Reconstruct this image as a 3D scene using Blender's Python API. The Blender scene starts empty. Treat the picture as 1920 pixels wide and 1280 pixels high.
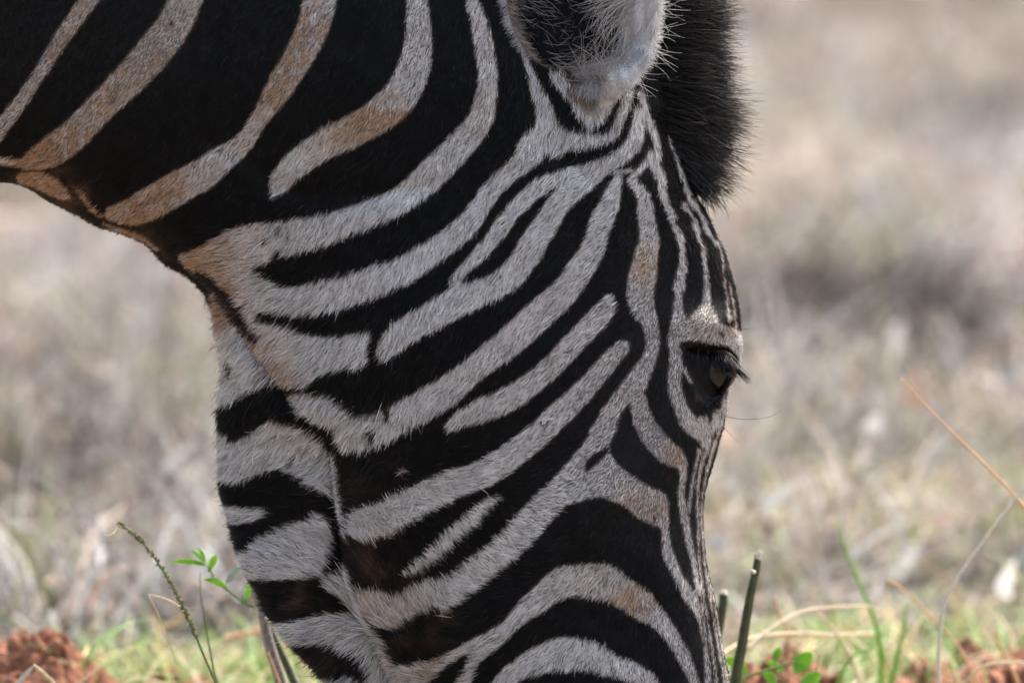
import bpy, math
import numpy as np

# ------------------------------------------------------------------ camera, sky, sun, exposure
S = 0.00036                     # metres per pixel of the 1920 px wide photograph, in the plane of the head
D = 7.0                         # camera distance
PITCH = math.radians(7.0)
ZC = 0.352                      # height of the aiming point above the ground
scene = bpy.context.scene
C = scene.collection
cam_d = bpy.data.cameras.new('camera'); cam = bpy.data.objects.new('camera', cam_d); C.objects.link(cam)
cam.location = (0, -D * math.cos(PITCH), ZC + D * math.sin(PITCH))
cam.rotation_euler = (math.pi / 2 - PITCH, 0, 0)
cam_d.sensor_width = 36.0
cam_d.lens = 36.0 * D / (1920 * S)
cam_d.clip_start = 0.1; cam_d.clip_end = 2000
cam_d.dof.use_dof = True
cam_d.dof.focus_distance = D - 0.075
cam_d.dof.aperture_fstop = cam_d.lens / 62.0
scene.camera = cam

SUN_EL = math.radians(60); SUN_AZ = math.radians(32)      # azimuth from +Y (behind the animal) towards +X
world = bpy.data.worlds.new('World'); scene.world = world; world.use_nodes = True
nt = world.node_tree; nt.nodes.clear()
sky = nt.nodes.new('ShaderNodeTexSky'); sky.sky_type = 'NISHITA'; sky.sun_disc = False
sky.sun_elevation = SUN_EL; sky.sun_rotation = SUN_AZ; sky.air_density = 1.2; sky.dust_density = 5.0; sky.ozone_density = .4
bg = nt.nodes.new('ShaderNodeBackground'); bg.inputs['Strength'].default_value = 0.15
wo = nt.nodes.new('ShaderNodeOutputWorld')
nt.links.new(sky.outputs[0], bg.inputs[0]); nt.links.new(bg.outputs[0], wo.inputs[0])
sun_d = bpy.data.lights.new('sun', 'SUN'); sun = bpy.data.objects.new('sun', sun_d); C.objects.link(sun)
sun_d.energy = 2.7; sun_d.angle = math.radians(0.5); sun_d.color = (1.0, 0.95, 0.88)
sun.rotation_euler = (math.pi / 2 - SUN_EL, 0, math.pi - SUN_AZ)
scene.view_settings.view_transform = 'Standard'; scene.view_settings.look = 'None'
scene.view_settings.exposure = 1.34; scene.view_settings.gamma = 1.0
scene.view_settings.use_curve_mapping = False
scene.cycles.max_bounces = 6; scene.cycles.diffuse_bounces = 3; scene.cycles.glossy_bounces = 2
scene.cycles.transmission_bounces = 3; scene.cycles.use_denoising = True
scene.cycles_curves.shape = 'RIBBONS'; scene.cycles_curves.subdivisions = 2

rng = np.random.default_rng(7)
def smooth(x): x = np.clip(x, 0, 1); return x * x * (3 - 2 * x)

# ------------------------------------------------------------------ helpers
def tag(o, label=None, cat=None, group=None, kind=None):
    if label: o['label'] = label
    if cat: o['category'] = cat
    if group: o['group'] = group
    if kind: o['kind'] = kind
    return o

def mesh_obj(name, verts, faces, mat=None, parent=None, cols=None, smooth_sh=True):
    me = bpy.data.meshes.new(name)
    verts = np.asarray(verts, dtype=np.float32)
    if isinstance(faces, np.ndarray):
        n, k = faces.shape
        me.vertices.add(len(verts)); me.vertices.foreach_set('co', verts.ravel())
        me.loops.add(n * k); me.loops.foreach_set('vertex_index', faces.astype(np.int32).ravel())
        me.polygons.add(n); me.polygons.foreach_set('loop_start', np.arange(0, n * k, k, dtype=np.int32))
        me.update(calc_edges=True)
    else:
        me.from_pydata([tuple(v) for v in verts.tolist()], [], faces); me.update()
    me.polygons.foreach_set('use_smooth', [smooth_sh] * len(me.polygons))
    if cols is not None:
        a = me.attributes.new('tint', 'FLOAT_COLOR', 'POINT')
        a.data.foreach_set('color', np.concatenate([cols, np.ones((len(cols), 1))], 1).astype(np.float32).ravel())
    if mat: me.materials.append(mat)
    o = bpy.data.objects.new(name, me); C.objects.link(o)
    if parent: o.parent = parent
    return o

def curves_obj(name, pts, rad, cols, mat, parent=None):
    """pts (n,k,3), rad (n,k), cols (n,3) or (n,k,3)"""
    n, k, _ = pts.shape
    cu = bpy.data.hair_curves.new(name)
    cu.add_curves([k] * n)
    cu.position_data.foreach_set('vector', pts.astype(np.float32).ravel())
    r = cu.attributes.get('radius') or cu.attributes.new('radius', 'FLOAT', 'POINT')
    r.data.foreach_set('value', rad.astype(np.float32).ravel())
    if cols.ndim == 2: cols = np.repeat(cols[:, None, :], k, 1)
    a = cu.attributes.new('tint', 'FLOAT_COLOR', 'POINT')
    a.data.foreach_set('color', np.concatenate([cols, np.ones(cols.shape[:2] + (1,))], 2).astype(np.float32).ravel())
    cu.materials.append(mat)
    o = bpy.data.objects.new(name, cu); C.objects.link(o)
    if parent: o.parent = parent
    return o

def noise2(x, y, scale, seed):
    """smooth value noise in [-1,1]"""
    r = np.random.default_rng(seed); G = r.uniform(-1, 1, (256, 256))
    u = np.asarray(x) / scale + 1000.3; v = np.asarray(y) / scale + 1000.7
    i = np.floor(u).astype(int); j = np.floor(v).astype(int); fu = smooth(u - i); fv = smooth(v - j)
    g = lambda a, b: G[a % 256, b % 256]
    return (g(i, j) * (1 - fu) + g(i + 1, j) * fu) * (1 - fv) + (g(i, j + 1) * (1 - fu) + g(i + 1, j + 1) * fu) * fv

def spline(P, n=6, closed=False):
    P = np.asarray(P, float); m = len(P); out = []
    for i in range(m if closed else m - 1):
        if closed: p0, p1, p2, p3 = P[i - 1], P[i], P[(i + 1) % m], P[(i + 2) % m]
        else: p0, p1, p2, p3 = P[max(i - 1, 0)], P[i], P[i + 1], P[min(i + 2, m - 1)]
        for t in np.arange(n) / n:
            out.append(0.5 * (2 * p1 + (p2 - p0) * t + (2 * p0 - 5 * p1 + 4 * p2 - p3) * t * t + (3 * p1 - p0 - 3 * p2 + p3) * t ** 3))
    if not closed: out.append(P[-1])
    return np.array(out)

def sd_poly(X, Y, P):
    """signed distance, positive inside"""
    d2 = np.full(X.shape, 1e12); ins = np.zeros(X.shape, bool)
    for i in range(len(P)):
        ax, ay = P[i - 1][:2]; bx, by = P[i][:2]; ex, ey = bx - ax, by - ay; L = ex * ex + ey * ey + 1e-9
        t = np.clip(((X - ax) * ex + (Y - ay) * ey) / L, 0, 1)
        d2 = np.minimum(d2, (X - ax - t * ex) ** 2 + (Y - ay - t * ey) ** 2)
        c = ((ay > Y) != (by > Y)) & (X < (bx - ax) * (Y - ay) / (by - ay + 1e-12) + ax)
        ins ^= c
    return np.where(ins, 1, -1) * np.sqrt(d2)

def sd_stroke(X, Y, P):
    """P rows x,y,full width; positive inside"""
    s = np.full(X.shape, -1e6)
    for i in range(len(P) - 1):
        ax, ay, aw = P[i]; bx, by, bw = P[i + 1]; ex, ey = bx - ax, by - ay; L = ex * ex + ey * ey + 1e-9
        t = np.clip(((X - ax) * ex + (Y - ay) * ey) / L, 0, 1)
        s = np.maximum(s, (aw + (bw - aw) * t) / 2 - np.hypot(X - ax - t * ex, Y - ay - t * ey))
    return s

# ------------------------------------------------------------------ materials
def new_mat(name):
    m = bpy.data.materials.new(name); m.use_nodes = True; m.node_tree.nodes.clear(); return m, m.node_tree
def principled(name, col=(.5, .5, .5), rough=.6, attr=None, noise=None, bump=0, bump_scale=300, spec=.5, transl=0.0, coat=0):
    m, t = new_mat(name); N, L = t.nodes, t.links
    b = N.new('ShaderNodeBsdfPrincipled'); o = N.new('ShaderNodeOutputMaterial')
    b.inputs['Roughness'].default_value = rough; b.inputs['Specular IOR Level'].default_value = spec
    b.inputs['Coat Weight'].default_value = coat; b.inputs['Coat Roughness'].default_value = .04
    src = None
    if attr:
        a = N.new('ShaderNodeAttribute'); a.attribute_name = attr; src = a.outputs['Color']
    if noise:
        n = N.new('ShaderNodeTexNoise'); n.inputs['Scale'].default_value = noise[0]; n.inputs['Detail'].default_value = 6
        tc = N.new('ShaderNodeTexCoord'); L.new(tc.outputs['Object'], n.inputs['Vector'])
        r = N.new('ShaderNodeValToRGB'); L.new(n.outputs[0], r.inputs[0])
        r.color_ramp.elements[0].position = .3; r.color_ramp.elements[1].position = .7
        r.color_ramp.elements[0].color = (*noise[1], 1); r.color_ramp.elements[1].color = (*noise[2], 1)
        if src:
            mx = N.new('ShaderNodeMix'); mx.data_type = 'RGBA'; mx.blend_type = 'MULTIPLY'; mx.inputs[0].default_value = 1
            L.new(src, mx.inputs[6]); L.new(r.outputs[0], mx.inputs[7]); src = mx.outputs[2]
        else: src = r.outputs[0]
    if src: L.new(src, b.inputs['Base Color'])
    else: b.inputs['Base Color'].default_value = (*col, 1)
    if bump:
        n2 = N.new('ShaderNodeTexNoise'); n2.inputs['Scale'].default_value = bump_scale; n2.inputs['Detail'].default_value = 8
        tc = N.new('ShaderNodeTexCoord'); L.new(tc.outputs['Object'], n2.inputs['Vector'])
        bp = N.new('ShaderNodeBump'); bp.inputs['Strength'].default_value = bump; bp.inputs['Distance'].default_value = .01
        L.new(n2.outputs[0], bp.inputs['Height']); L.new(bp.outputs[0], b.inputs['Normal'])
    out = b.outputs[0]
    if transl:
        tr = N.new('ShaderNodeBsdfTranslucent'); mix = N.new('ShaderNodeMixShader'); mix.inputs[0].default_value = transl
        if src: L.new(src, tr.inputs[0])
        else: tr.inputs[0].default_value = (*col, 1)
        L.new(b.outputs[0], mix.inputs[1]); L.new(tr.outputs[0], mix.inputs[2]); out = mix.outputs[0]
    L.new(out, o.inputs[0]); return m

def hair_mat(name, spec=.35, rough=.45, transl=.22):
    m, t = new_mat(name); N, L = t.nodes, t.links
    a = N.new('ShaderNodeAttribute'); a.attribute_name = 'tint'
    d = N.new('ShaderNodeBsdfPrincipled'); d.inputs['Roughness'].default_value = rough; d.inputs['Specular IOR Level'].default_value = spec
    tr = N.new('ShaderNodeBsdfTranslucent'); mix = N.new('ShaderNodeMixShader'); mix.inputs[0].default_value = transl
    o = N.new('ShaderNodeOutputMaterial')
    L.new(a.outputs['Color'], d.inputs['Base Color']); L.new(a.outputs['Color'], tr.inputs[0])
    L.new(d.outputs[0], mix.inputs[1]); L.new(tr.outputs[0], mix.inputs[2]); L.new(mix.outputs[0], o.inputs[0])
    return m

M_fur = hair_mat('zebra_fur', .18, .5)
M_earhair = hair_mat('ear_hair', .3, .5, .35)
M_mane = hair_mat('mane_hair', .22, .34, .10)
M_skin = principled('zebra_skin', attr='tint', rough=.8, spec=.15)
M_lid = principled('eyelid_skin', (.006, .0055, .005), .6, spec=.25, bump=.3, bump_scale=900)
M_ear = principled('ear_skin', attr='tint', rough=.75, spec=.15, transl=.4)

# ------------------------------------------------------------------ coat pattern of the zebra (traced in the plane of the head)
WHITE = [
 [(190,-30,33),(168,0,33),(117,70,29),(67,150,24),(25,210,27),(-15,262,28),(-60,320,28)],
 [(395,-120,60),(362,-30,60),(349,0,60),(325,50,65),(286,100,66),(241,150,62),(190,200,56),(142,250,57),(108,276,58),(78,294,50),(50,306,24),(20,304,15),(-60,292,14)],
 [(640,-130,60),(612,-30,61),(601,0,61),(588,50,60),(564,100,57),(533,150,52),(512,185,46),(496,210,36),(479,235,34),(462,262,34),(440,282,42),(412,302,50),(385,323,58),(328,355,62),(278,384,62),(245,398,50),(212,400,28)],
 [(780,-130,38),(782,-30,38),(783,0,39),(784,50,46),(784,90,54),(778,120,60),(765,155,64),(742,190,66),(705,220,62),(665,243,60),(625,262,56),(590,282,56),(558,305,50),(535,330,44),(520,352,32),(517,360,22)],
 [(840,-130,14),(878,-30,18),(885,0,22),(901,50,34),(910,100,36),(916,150,36),(909,195,42),(900,225,46),(883,250,50),(858,278,54),(820,315,56),(790,345,54),(745,378,50),(700,398,50),(650,415,52),(600,432,60),(555,440,64),(510,452,66)],
 [(470,560,50),(510,560,50),(555,563,54),(600,556,62),(640,546,62),(700,527,56),(755,505,52),(797,480,48),(832,457,46),(877,420,44),(900,387,38),(925,353,36),(955,325,36),(985,298,44),(1015,268,46),(1030,250,40)],
 [(1100,320,34),(1060,330,26),(1015,347,32),(982,375,32),(955,405,32),(930,440,32),(905,470,28),(882,492,22),(862,512,20),(855,528,24)],
 [(1200,207,22),(1197,237,26),(1190,265,30),(1172,287,30),(1145,305,32),(1115,322,42),(1080,350,46),(1045,385,44),(1026,418,46),(1003,452,50),(983,487,50),(950,523,50),(905,545,50),(862,562,58),(812,590,52),(765,615,54),(735,640,46),(722,662,28)],
 [(1162,328,12),(1153,352,28),(1143,385,38),(1128,415,42),(1119,445,42),(1108,475,46),(1088,505,50),(1060,545,52),(1010,590,57),(970,628,57),(930,658,52),(890,690,48),(852,722,54),(812,748,60),(770,770,56),(720,798,60),(672,812,66)],
 [(1142,563,24),(1136,580,38),(1118,600,42),(1090,628,42),(1055,665,41),(1020,700,42),(985,728,43),(945,752,45),(905,767,44),(868,782,34),(845,798,18)],
 [(1168,650,26),(1150,668,34),(1122,700,36),(1085,742,42),(1045,780,46),(1008,815,48),(975,842,50),(940,868,52),(900,892,52),(858,905,56),(815,925,58),(765,950,64),(720,975,68),(684,985,66)],
 [(936,933,12),(915,948,20),(880,982,26),(845,1012,28),(815,1042,26),(785,1066,20),(762,1080,10)],
 [(1185,335,14),(1195,350,20),(1208,372,26),(1211,400,32),(1218,440,36),(1214,470,44),(1209,500,50),(1203,530,52),(1201,555,50),(1207,580,42),(1219,605,30),(1224,640,26),(1218,670,27),(1206,692,34),(1190,722,44),(1178,735,40)],
 [(1197,748,30),(1205,785,36),(1222,815,42),(1243,840,42),(1264,855,38),(1279,870,20),(1280,900,11),(1277,930,12),(1283,965,14),(1288,990,14),(1293,1020,12),(1302,1060,9),(1309,1110,8)],
 [(1190,722,40),(1160,752,33),(1141,785,36),(1127,812,42)],
 [(1312,845,9),(1303,880,6),(1296,920,5),(1292,958,5)],
 [(1330,822,10),(1326,840,8),(1318,860,8),(1312,885,7),(1308,930,4),(1309,980,4),(1310,1030,3),(1314,1080,3),(1325,1150,3),(1332,1200,4),(1340,1250,4),(1346,1300,4)],
 [(1373,700,9),(1368,735,9),(1358,775,8),(1347,810,7),(1338,836,6),(1329,870,6),(1322,900,3),(1316,945,2),(1317,1000,3),(1322,1060,3),(1329,1100,3),(1337,1150,3),(1345,1200,4),(1354,1250,4),(1362,1300,4)],
 [(1313,1090,3),(1318,1150,4),(1323,1200,4),(1333,1280,4)],
 [(1327,1075,2),(1339,1125,3),(1350,1190,3),(1366,1290,4)],
 [(1221,288,18),(1229,311,20),(1242,342,18),(1245,367,16),(1253,389,14),(1265,420,13),(1276,452,13),(1281,480,13),(1278,510,16),(1273,540,22)],
 [(1179,338,9),(1200,318,12),(1216,300,14)],
 [(1257,262,6),(1265,288,7),(1276,319,9),(1286,352,9),(1295,374,9),(1312,399,9),(1323,425,10),(1339,449,9),(1351,467,5),(1355,500,2),(1358,530,2),(1363,560,4),(1368,600,7)],
 [(1281,380,6),(1300,410,8),(1309,436,8),(1318,467,8),(1321,495,8),(1325,535,12)],
 [(1368,530,1),(1376,575,2),(1380,615,4)],
 [(1202,170,12),(1210,200,13),(1222,237,14),(1232,270,14),(1232,300,16)],
 [(1156,321,9),(1185,319,8)],
 [(1281,690,8),(1290,706,6),(1297,718,3)],
 [(750,889,7),(763,879,4)],
 [(196,420,5),(220,430,9),(250,440,10),(275,452,8),(296,468,5)],
 [(140,348,4),(155,368,7),(172,390,7),(192,405,5)],
 [(40,335,20),(75,338,34),(105,355,30),(132,372,8)],
 [(398,552,8),(410,580,9),(425,606,9),(442,632,6)],
]
WHITE_P = [
 [(1030,130),(1058,176),(1073,200),(1090,224),(1104,243),(1126,229),(1144,208),(1159,186),(1174,163),(1197,140)],
 [(975,85),(992,155),(1003,195),(1004,235),(985,247),(967,282),(985,318),(1015,292),(1055,295),(1062,281),(1100,275),(1152,262),(1170,230),(1182,200),(1192,162),(1170,170),(1162,205),(1145,237),(1130,249),(1102,247),(1060,240),(1047,225),(1035,195),(1010,150),(987,100)],
 [(338,477),(362,471),(375,460),(400,450),(440,427),(480,417),(520,420),(532,470),(520,478),(510,490),(480,497),(480,505),(502,521),(525,535),(540,548),(540,572),(490,583),(488,600),(540,613),(573,625),(613,629),(664,623),(698,617),(697,637),(691,657),(691,682),(650,690),(620,695),(595,707),(575,725),(540,728),(505,724),(478,680),(462,640),(440,600),(415,565),(395,540),(370,515),(350,500)],
 [(541,738),(575,736),(605,740),(625,748),(642,760),(660,776),(655,842),(640,842),(630,825),(625,800),(590,790),(562,772)],
 [(1267,535),(1263,571),(1258,606),(1253,627),(1253,649),(1256,673),(1252,696),(1253,720),(1255,740),(1261,759),(1274,794),(1286,809),(1299,820),(1310,825),(1316,838),(1328,836),(1338,815),(1350,790),(1358,765),(1364,735),(1371,708),(1380,695),(1400,690),(1402,650),(1396,628),(1375,613),(1360,610),(1345,595),(1335,570),(1330,535),(1320,535),(1315,570),(1302,585),(1290,597),(1282,585),(1280,560),(1281,535)],
 [(1142,752),(1115,797),(1095,830),(1080,850),(1055,877),(1030,905),(1005,927),(987,950),(970,967),(950,992),(930,1010),(905,1035),(880,1052),(845,1080),(825,1090),(790,1095),(770,1107),(750,1120),(712,1112),(680,1110),(667,1105),(672,1132),(682,1152),(697,1170),(715,1177),(735,1180),(760,1170),(785,1155),(810,1145),(825,1142),(832,1158),(850,1140),(870,1125),(880,1117),(910,1095),(940,1070),(975,1042),(1005,1012),(1025,987),(1050,960),(1070,945),(1095,937),(1125,930),(1140,935),(1170,945),(1185,960),(1205,975),(1230,985),(1241,995),(1242,1035),(1252,1060),(1270,1095),(1285,1125),(1302,1147),(1312,1175),(1319,1210),(1322,1280),(1322,1330),(1332,1330),(1330,1280),(1327,1240),(1320,1197),(1314,1153),(1309,1120),(1285,1085),(1267,1045),(1255,1000),(1254,955),(1252,935),(1245,925),(1230,917),(1200,900),(1170,880),(1155,865),(1142,845),(1145,830),(1155,805),(1162,770),(1177,747)],
 [(1057,1060),(1030,1072),(1015,1087),(980,1120),(960,1145),(935,1170),(900,1190),(870,1205),(830,1230),(800,1242),(770,1248),(735,1252),(745,1310),(790,1290),(825,1262),(850,1240),(878,1224),(872,1255),(860,1277),(850,1310),(880,1310),(887,1270),(897,1247),(912,1232),(937,1212),(950,1200),(970,1180),(995,1160),(1025,1142),(1045,1127),(1070,1117),(1113,1122),(1139,1126),(1159,1138),(1176,1146),(1198,1160),(1220,1170),(1242,1190),(1255,1210),(1268,1232),(1283,1258),(1294,1280),(1305,1320),(1318,1320),(1310,1273),(1301,1245),(1290,1216),(1272,1188),(1262,1170),(1247,1147),(1230,1127),(1222,1110),(1205,1100),(1187,1087),(1165,1072),(1145,1057),(1122,1055),(1087,1056)],
 [(905,1310),(920,1280),(940,1255),(970,1232),(1000,1212),(1025,1200),(1062,1192),(1087,1195),(1125,1205),(1150,1222),(1175,1235),(1192,1240),(1220,1257),(1235,1275),(1250,1320),(1205,1320),(1190,1280),(1155,1270),(1125,1262),(1100,1255),(1070,1257),(1045,1255),(1017,1260),(975,1275),(955,1310)],
 [(395,560),(412,572),(430,600),(450,640),(468,672),(486,700),(500,722),(482,727),(455,740),(420,757),(395,760),(400,700),(400,600)],
 [(400,815),(420,812),(437,827),(462,815),(500,790),(512,785),(550,797),(580,812),(600,832),(612,845),(626,850),(634,880),(640,930),(650,990),(652,1020),(644,1005),(637,980),(625,945),(600,922),(575,905),(550,887),(520,877),(487,885),(455,900),(427,902),(400,890)],
 [(400,945),(423,947),(450,950),(500,952),(503,963),(490,972),(465,980),(440,982),(425,978),(400,960)],
 [(445,1040),(460,1038),(487,1010),(500,1005),(550,982),(580,977),(595,962),(612,972),(622,1000),(624,1030),(618,1055),(612,1072),(605,1084),(580,1088),(520,1087),(490,1087),(470,1085),(440,1060)],
 [(648,1060),(660,1090),(668,1120),(690,1165),(705,1185),(722,1202),(730,1230),(745,1262),(750,1300),(700,1300),(690,1255),(670,1232),(640,1215),(600,1208),(560,1207),(530,1205),(505,1170),(532,1168),(562,1162),(600,1152),(640,1150),(655,1146),(640,1125),(612,1105),(612,1090),(628,1080)],
 [(600,1272),(650,1270),(700,1275),(745,1285),(740,1330),(640,1330),(600,1300)],
]
BLACK = [
 [(1137,843,10),(1122,855,18),(1108,868,17),(1100,880,7)],
 [(372,512,12),(392,527,18),(421,554,20),(441,582,22),(463,613,20),(480,635,12)],
 [(434,680,10),(436,700,8)],
 [(322,43,7),(323,43,7)],[(491,193,5),(492,193,5)],[(690,806,9),(697,822,11)],[(725,765,9),(727,785,10)],[(497,452,9),(502,454,7)],
 [(520,428,7),(520,432,8)],[(525,470,7),(517,485,9)],[(700,622,7),(697,640,9),(697,655,9)],[(1016,792,5),(1018,797,5)],[(545,862,8),(548,870,7)],[(1228,968,5),(1227,976,5)],
 [(1350,624,5),(1356,628,5)],[(862,512,3),(864,520,3)],[(230,372,6),(231,373,6)],[(1122,428,3),(1123,429,3)],[(635,370,3),(636,371,3)],
]
BLACK_P = [[(1274,641),(1289,638),(1310,640),(1330,643),(1352,645),(1367,651),(1378,662),(1385,675),(1380,692),(1370,700),(1366,715),(1360,735),(1353,755),(1350,768),(1338,772),(1331,792),(1325,780),(1305,780),(1296,769),(1288,758),(1281,737),(1277,712),(1280,690),(1277,660)]]

GX0, GY0, GH = -60, -140, 2
gx = np.arange(GX0, 1440, GH, dtype=float); gy = np.arange(GY0, 1340, GH, dtype=float)
XX, YY = np.meshgrid(gx, gy)
field = np.full(XX.shape, -60.0)
def blit(fn, P, sign):
    P = np.asarray(P, float); w = P[:, 2].max() / 2 if P.shape[1] == 3 else 0; m = w + 24
    i0 = max(0, int((P[:, 0].min() - m - GX0) / GH)); i1 = min(len(gx), int((P[:, 0].max() + m - GX0) / GH) + 1)
    j0 = max(0, int((P[:, 1].min() - m - GY0) / GH)); j1 = min(len(gy), int((P[:, 1].max() + m - GY0) / GH) + 1)
    if i1 <= i0 or j1 <= j0: return
    s = fn(XX[j0:j1, i0:i1], YY[j0:j1, i0:i1], P); f = field[j0:j1, i0:i1]
    field[j0:j1, i0:i1] = np.maximum(f, s) if sign > 0 else np.minimum(f, -s)
for P in WHITE: blit(sd_stroke, spline(P, 3), 1)
for P in WHITE_P: blit(sd_poly, spline(P, 2, True), 1)
for P in BLACK: blit(sd_stroke, P, -1)
for P in BLACK_P: blit(sd_poly, spline(P, 3, True), -1)
eye_sd = sd_poly(XX[380:480, 640:740] if False else XX, YY, np.array(BLACK_P[0], float)) if False else None
# a white wedge that lies in the dark corner of the eye
blit(sd_stroke, WHITE[27], 1)

def bil(A, x, y, x0, y0, h):
    u = np.clip((x - x0) / h, 0, A.shape[1] - 1.001); v = np.clip((y - y0) / h, 0, A.shape[0] - 1.001)
    i = u.astype(int); j = v.astype(int); fu = u - i; fv = v - j
    return (A[j, i] * (1 - fu) + A[j, i + 1] * fu) * (1 - fv) + (A[j + 1, i] * (1 - fu) + A[j + 1, i + 1] * fu) * fv
def stripes(x, y):
    s = bil(field, x, y, GX0, GY0, GH)
    # outside the traced part the pattern goes on as plain bands
    out = (x < GX0 + 6) | (y < GY0 + 6) | (y > 1325)
    band = 30 * np.sin((x * .8 + y * .5) / 28.0) - 6
    band = np.where(y > 1325, np.where(y > 1400, -30, 26 * np.sin((y - 1290 + .15 * x) / 17.0) - 5), band)
    return np.where(out, band, s)

# ------------------------------------------------------------------ body surface
OUT = [(-900,330),(-600,330),(-300,350),(-120,352),(0,342),(50,352),(100,382),(150,405),(180,422),(212,432),(270,455),(312,492),(357,515),(387,545),(405,582),(413,612),(419,642),(425,670),(428,695),(424,722),(419,760),(417,800),(417,850),(418,900),(422,945),(432,980),(442,1010),(455,1045),(472,1080),(489,1110),(502,1140),(522,1170),(547,1200),(572,1225),(600,1255),(627,1284),(680,1330),(760,1395),(850,1460),(920,1520),(960,1575),(1010,1605),(1090,1600),(1150,1590),(1210,1612),(1290,1608),(1350,1580),(1385,1530),(1398,1470),(1395,1400),(1382,1340),(1370,1284),(1360,1230),(1351,1190),(1345,1140),(1336,1100),(1329,1075),(1323,1030),(1319,980),(1321,930),(1328,900),(1339,865),(1347,835),(1358,795),(1364,755),(1370,715),(1378,695),(1388,680),(1391,650),(1389,615),(1386,580),(1380,550),(1372,515),(1360,475),(1349,455),(1337,425),(1322,395),(1309,375),(1300,350),(1287,320),(1272,290),(1262,260),(1250,200),(1243,120),(1240,40),(1228,-40),(1195,-130),(1130,-240),(1020,-350),(850,-440),(600,-520),(250,-590),(-200,-650),(-900,-700)]
OUTS = spline(OUT, 3, True)
BH = 5
bx = np.arange(-920, 1430, BH, dtype=float); by = np.arange(-720, 1640, BH, dtype=float)
BX, BY = np.meshgrid(bx, by)
sil = np.empty(BX.shape)
sil = sd_poly(BX, BY, OUTS)
# inflation: laplace(h) = -2 inside, h = 0 outside (solved on a coarse grid)
def inflate(mask, step, it):
    h = np.zeros(mask.shape)
    for k in range(it):
        n = np.zeros_like(h)
        n[1:-1, 1:-1] = (h[2:, 1:-1] + h[:-2, 1:-1] + h[1:-1, 2:] + h[1:-1, :-2]) / 4 + step * step / 2
        h = np.where(mask, h + 1.0 * (n - h), 0)
    return h
def up2(h, shp):
    u = np.repeat(np.repeat(h, 2, 0), 2, 1); u = np.pad(u, ((0, max(0, shp[0] - u.shape[0])), (0, max(0, shp[1] - u.shape[1]))), mode='edge')
    return u[:shp[0], :shp[1]]
inside = sil > 0
m4 = inside[::4, ::4]; m2 = inside[::2, ::2]
h = inflate(m4, BH * 4, 3500); h = np.where(m2, up2(h, m2.shape), 0)
for k in range(500):
    n = np.zeros_like(h); n[1:-1, 1:-1] = (h[2:, 1:-1] + h[:-2, 1:-1] + h[1:-1, 2:] + h[1:-1, :-2]) / 4 + (BH * 2) ** 2 / 2
    h = np.where(m2, n, 0)
h = bil(h, BX, BY, bx[0], by[0], BH * 2)
for k in range(260):
    n = np.zeros_like(h); n[1:-1, 1:-1] = (h[2:, 1:-1] + h[:-2, 1:-1] + h[1:-1, 2:] + h[1:-1, :-2]) / 4 + BH ** 2 / 2
    h = np.where(inside, n, 0)
T = 0.58 * np.sqrt(np.maximum(h, 0))
T = np.where(BY > 1250, T * (1 - .12 * smooth((BY - 1250) / 250)), T)
F = T.copy()
g2 = lambda cx, cy, sx, sy, a, ang=0: a * np.exp(-(((BX - cx) * math.cos(ang) + (BY - cy) * math.sin(ang)) / sx) ** 2 - ((-(BX - cx) * math.sin(ang) + (BY - cy) * math.cos(ang)) / sy) ** 2)
edge = smooth(sil / 40)
# lower edge of the near jaw: a step down to the underside of the head
JAW = np.array([(545,700),(560,735),(590,770),(622,805),(632,850),(637,900),(645,960),(652,1010),(658,1060),(668,1110),(685,1155),(705,1185),(730,1230),(747,1280),(770,1330),(830,1400),(900,1480)], float)
jx = np.interp(BY, JAW[:, 1], JAW[:, 0]) + 9; dj = BX - jx
fade = smooth((BY - 745) / 130) * (1 - .8 * smooth((BY - 1330) / 120))
F -= fade * np.where(dj < 0, 74 * np.exp(dj / 150) * smooth(-dj / 16) + 34 * (1 - smooth(-dj / 16)), 34 * np.exp(-dj / 32)) * smooth(sil / 60)
def near_line(P):
    s = sd_stroke(BX, BY, [(x, y, 0) for x, y in P]); return -s
F -= 13 * np.exp(-(near_line([(250,448),(312,480),(350,500),(395,535),(435,580),(470,630),(510,690),(550,738)]) / 13) ** 2) * smooth(sil / 16)
F -= 9 * np.exp(-(near_line([(400,270),(470,300),(520,350),(600,372),(800,350)]) / 26) ** 2)
F -= 10 * np.exp(-(near_line([(975,60),(1000,180),(1040,300),(1130,330)]) / 30) ** 2)
F += g2(830, 640, 230, 190, 34, -.4) * edge
F += g2(700, 120, 300, 200, 16) * edge
F += g2(1330, 606, 55, 26, 24) * smooth(sil / 20)
F += g2(1300, 470, 40, 80, 10) * smooth(sil / 25)
F -= g2(1215, 430, 40, 60, 12, .2)
F -= g2(1190, 800, 50, 60, 9)
F += np.exp(-(near_line([(1250,830),(1150,920),(1040,1030),(960,1150)]) / 45) ** 2) * 10
F -= g2(1090, 1150, 120, 90, 14)
F += g2(470, 1040, 60, 50, 8) * edge
F += (noise2(BX, BY, 70, 3) * 2.5 + noise2(BX, BY, 28, 4) * 1.2) * edge
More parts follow.
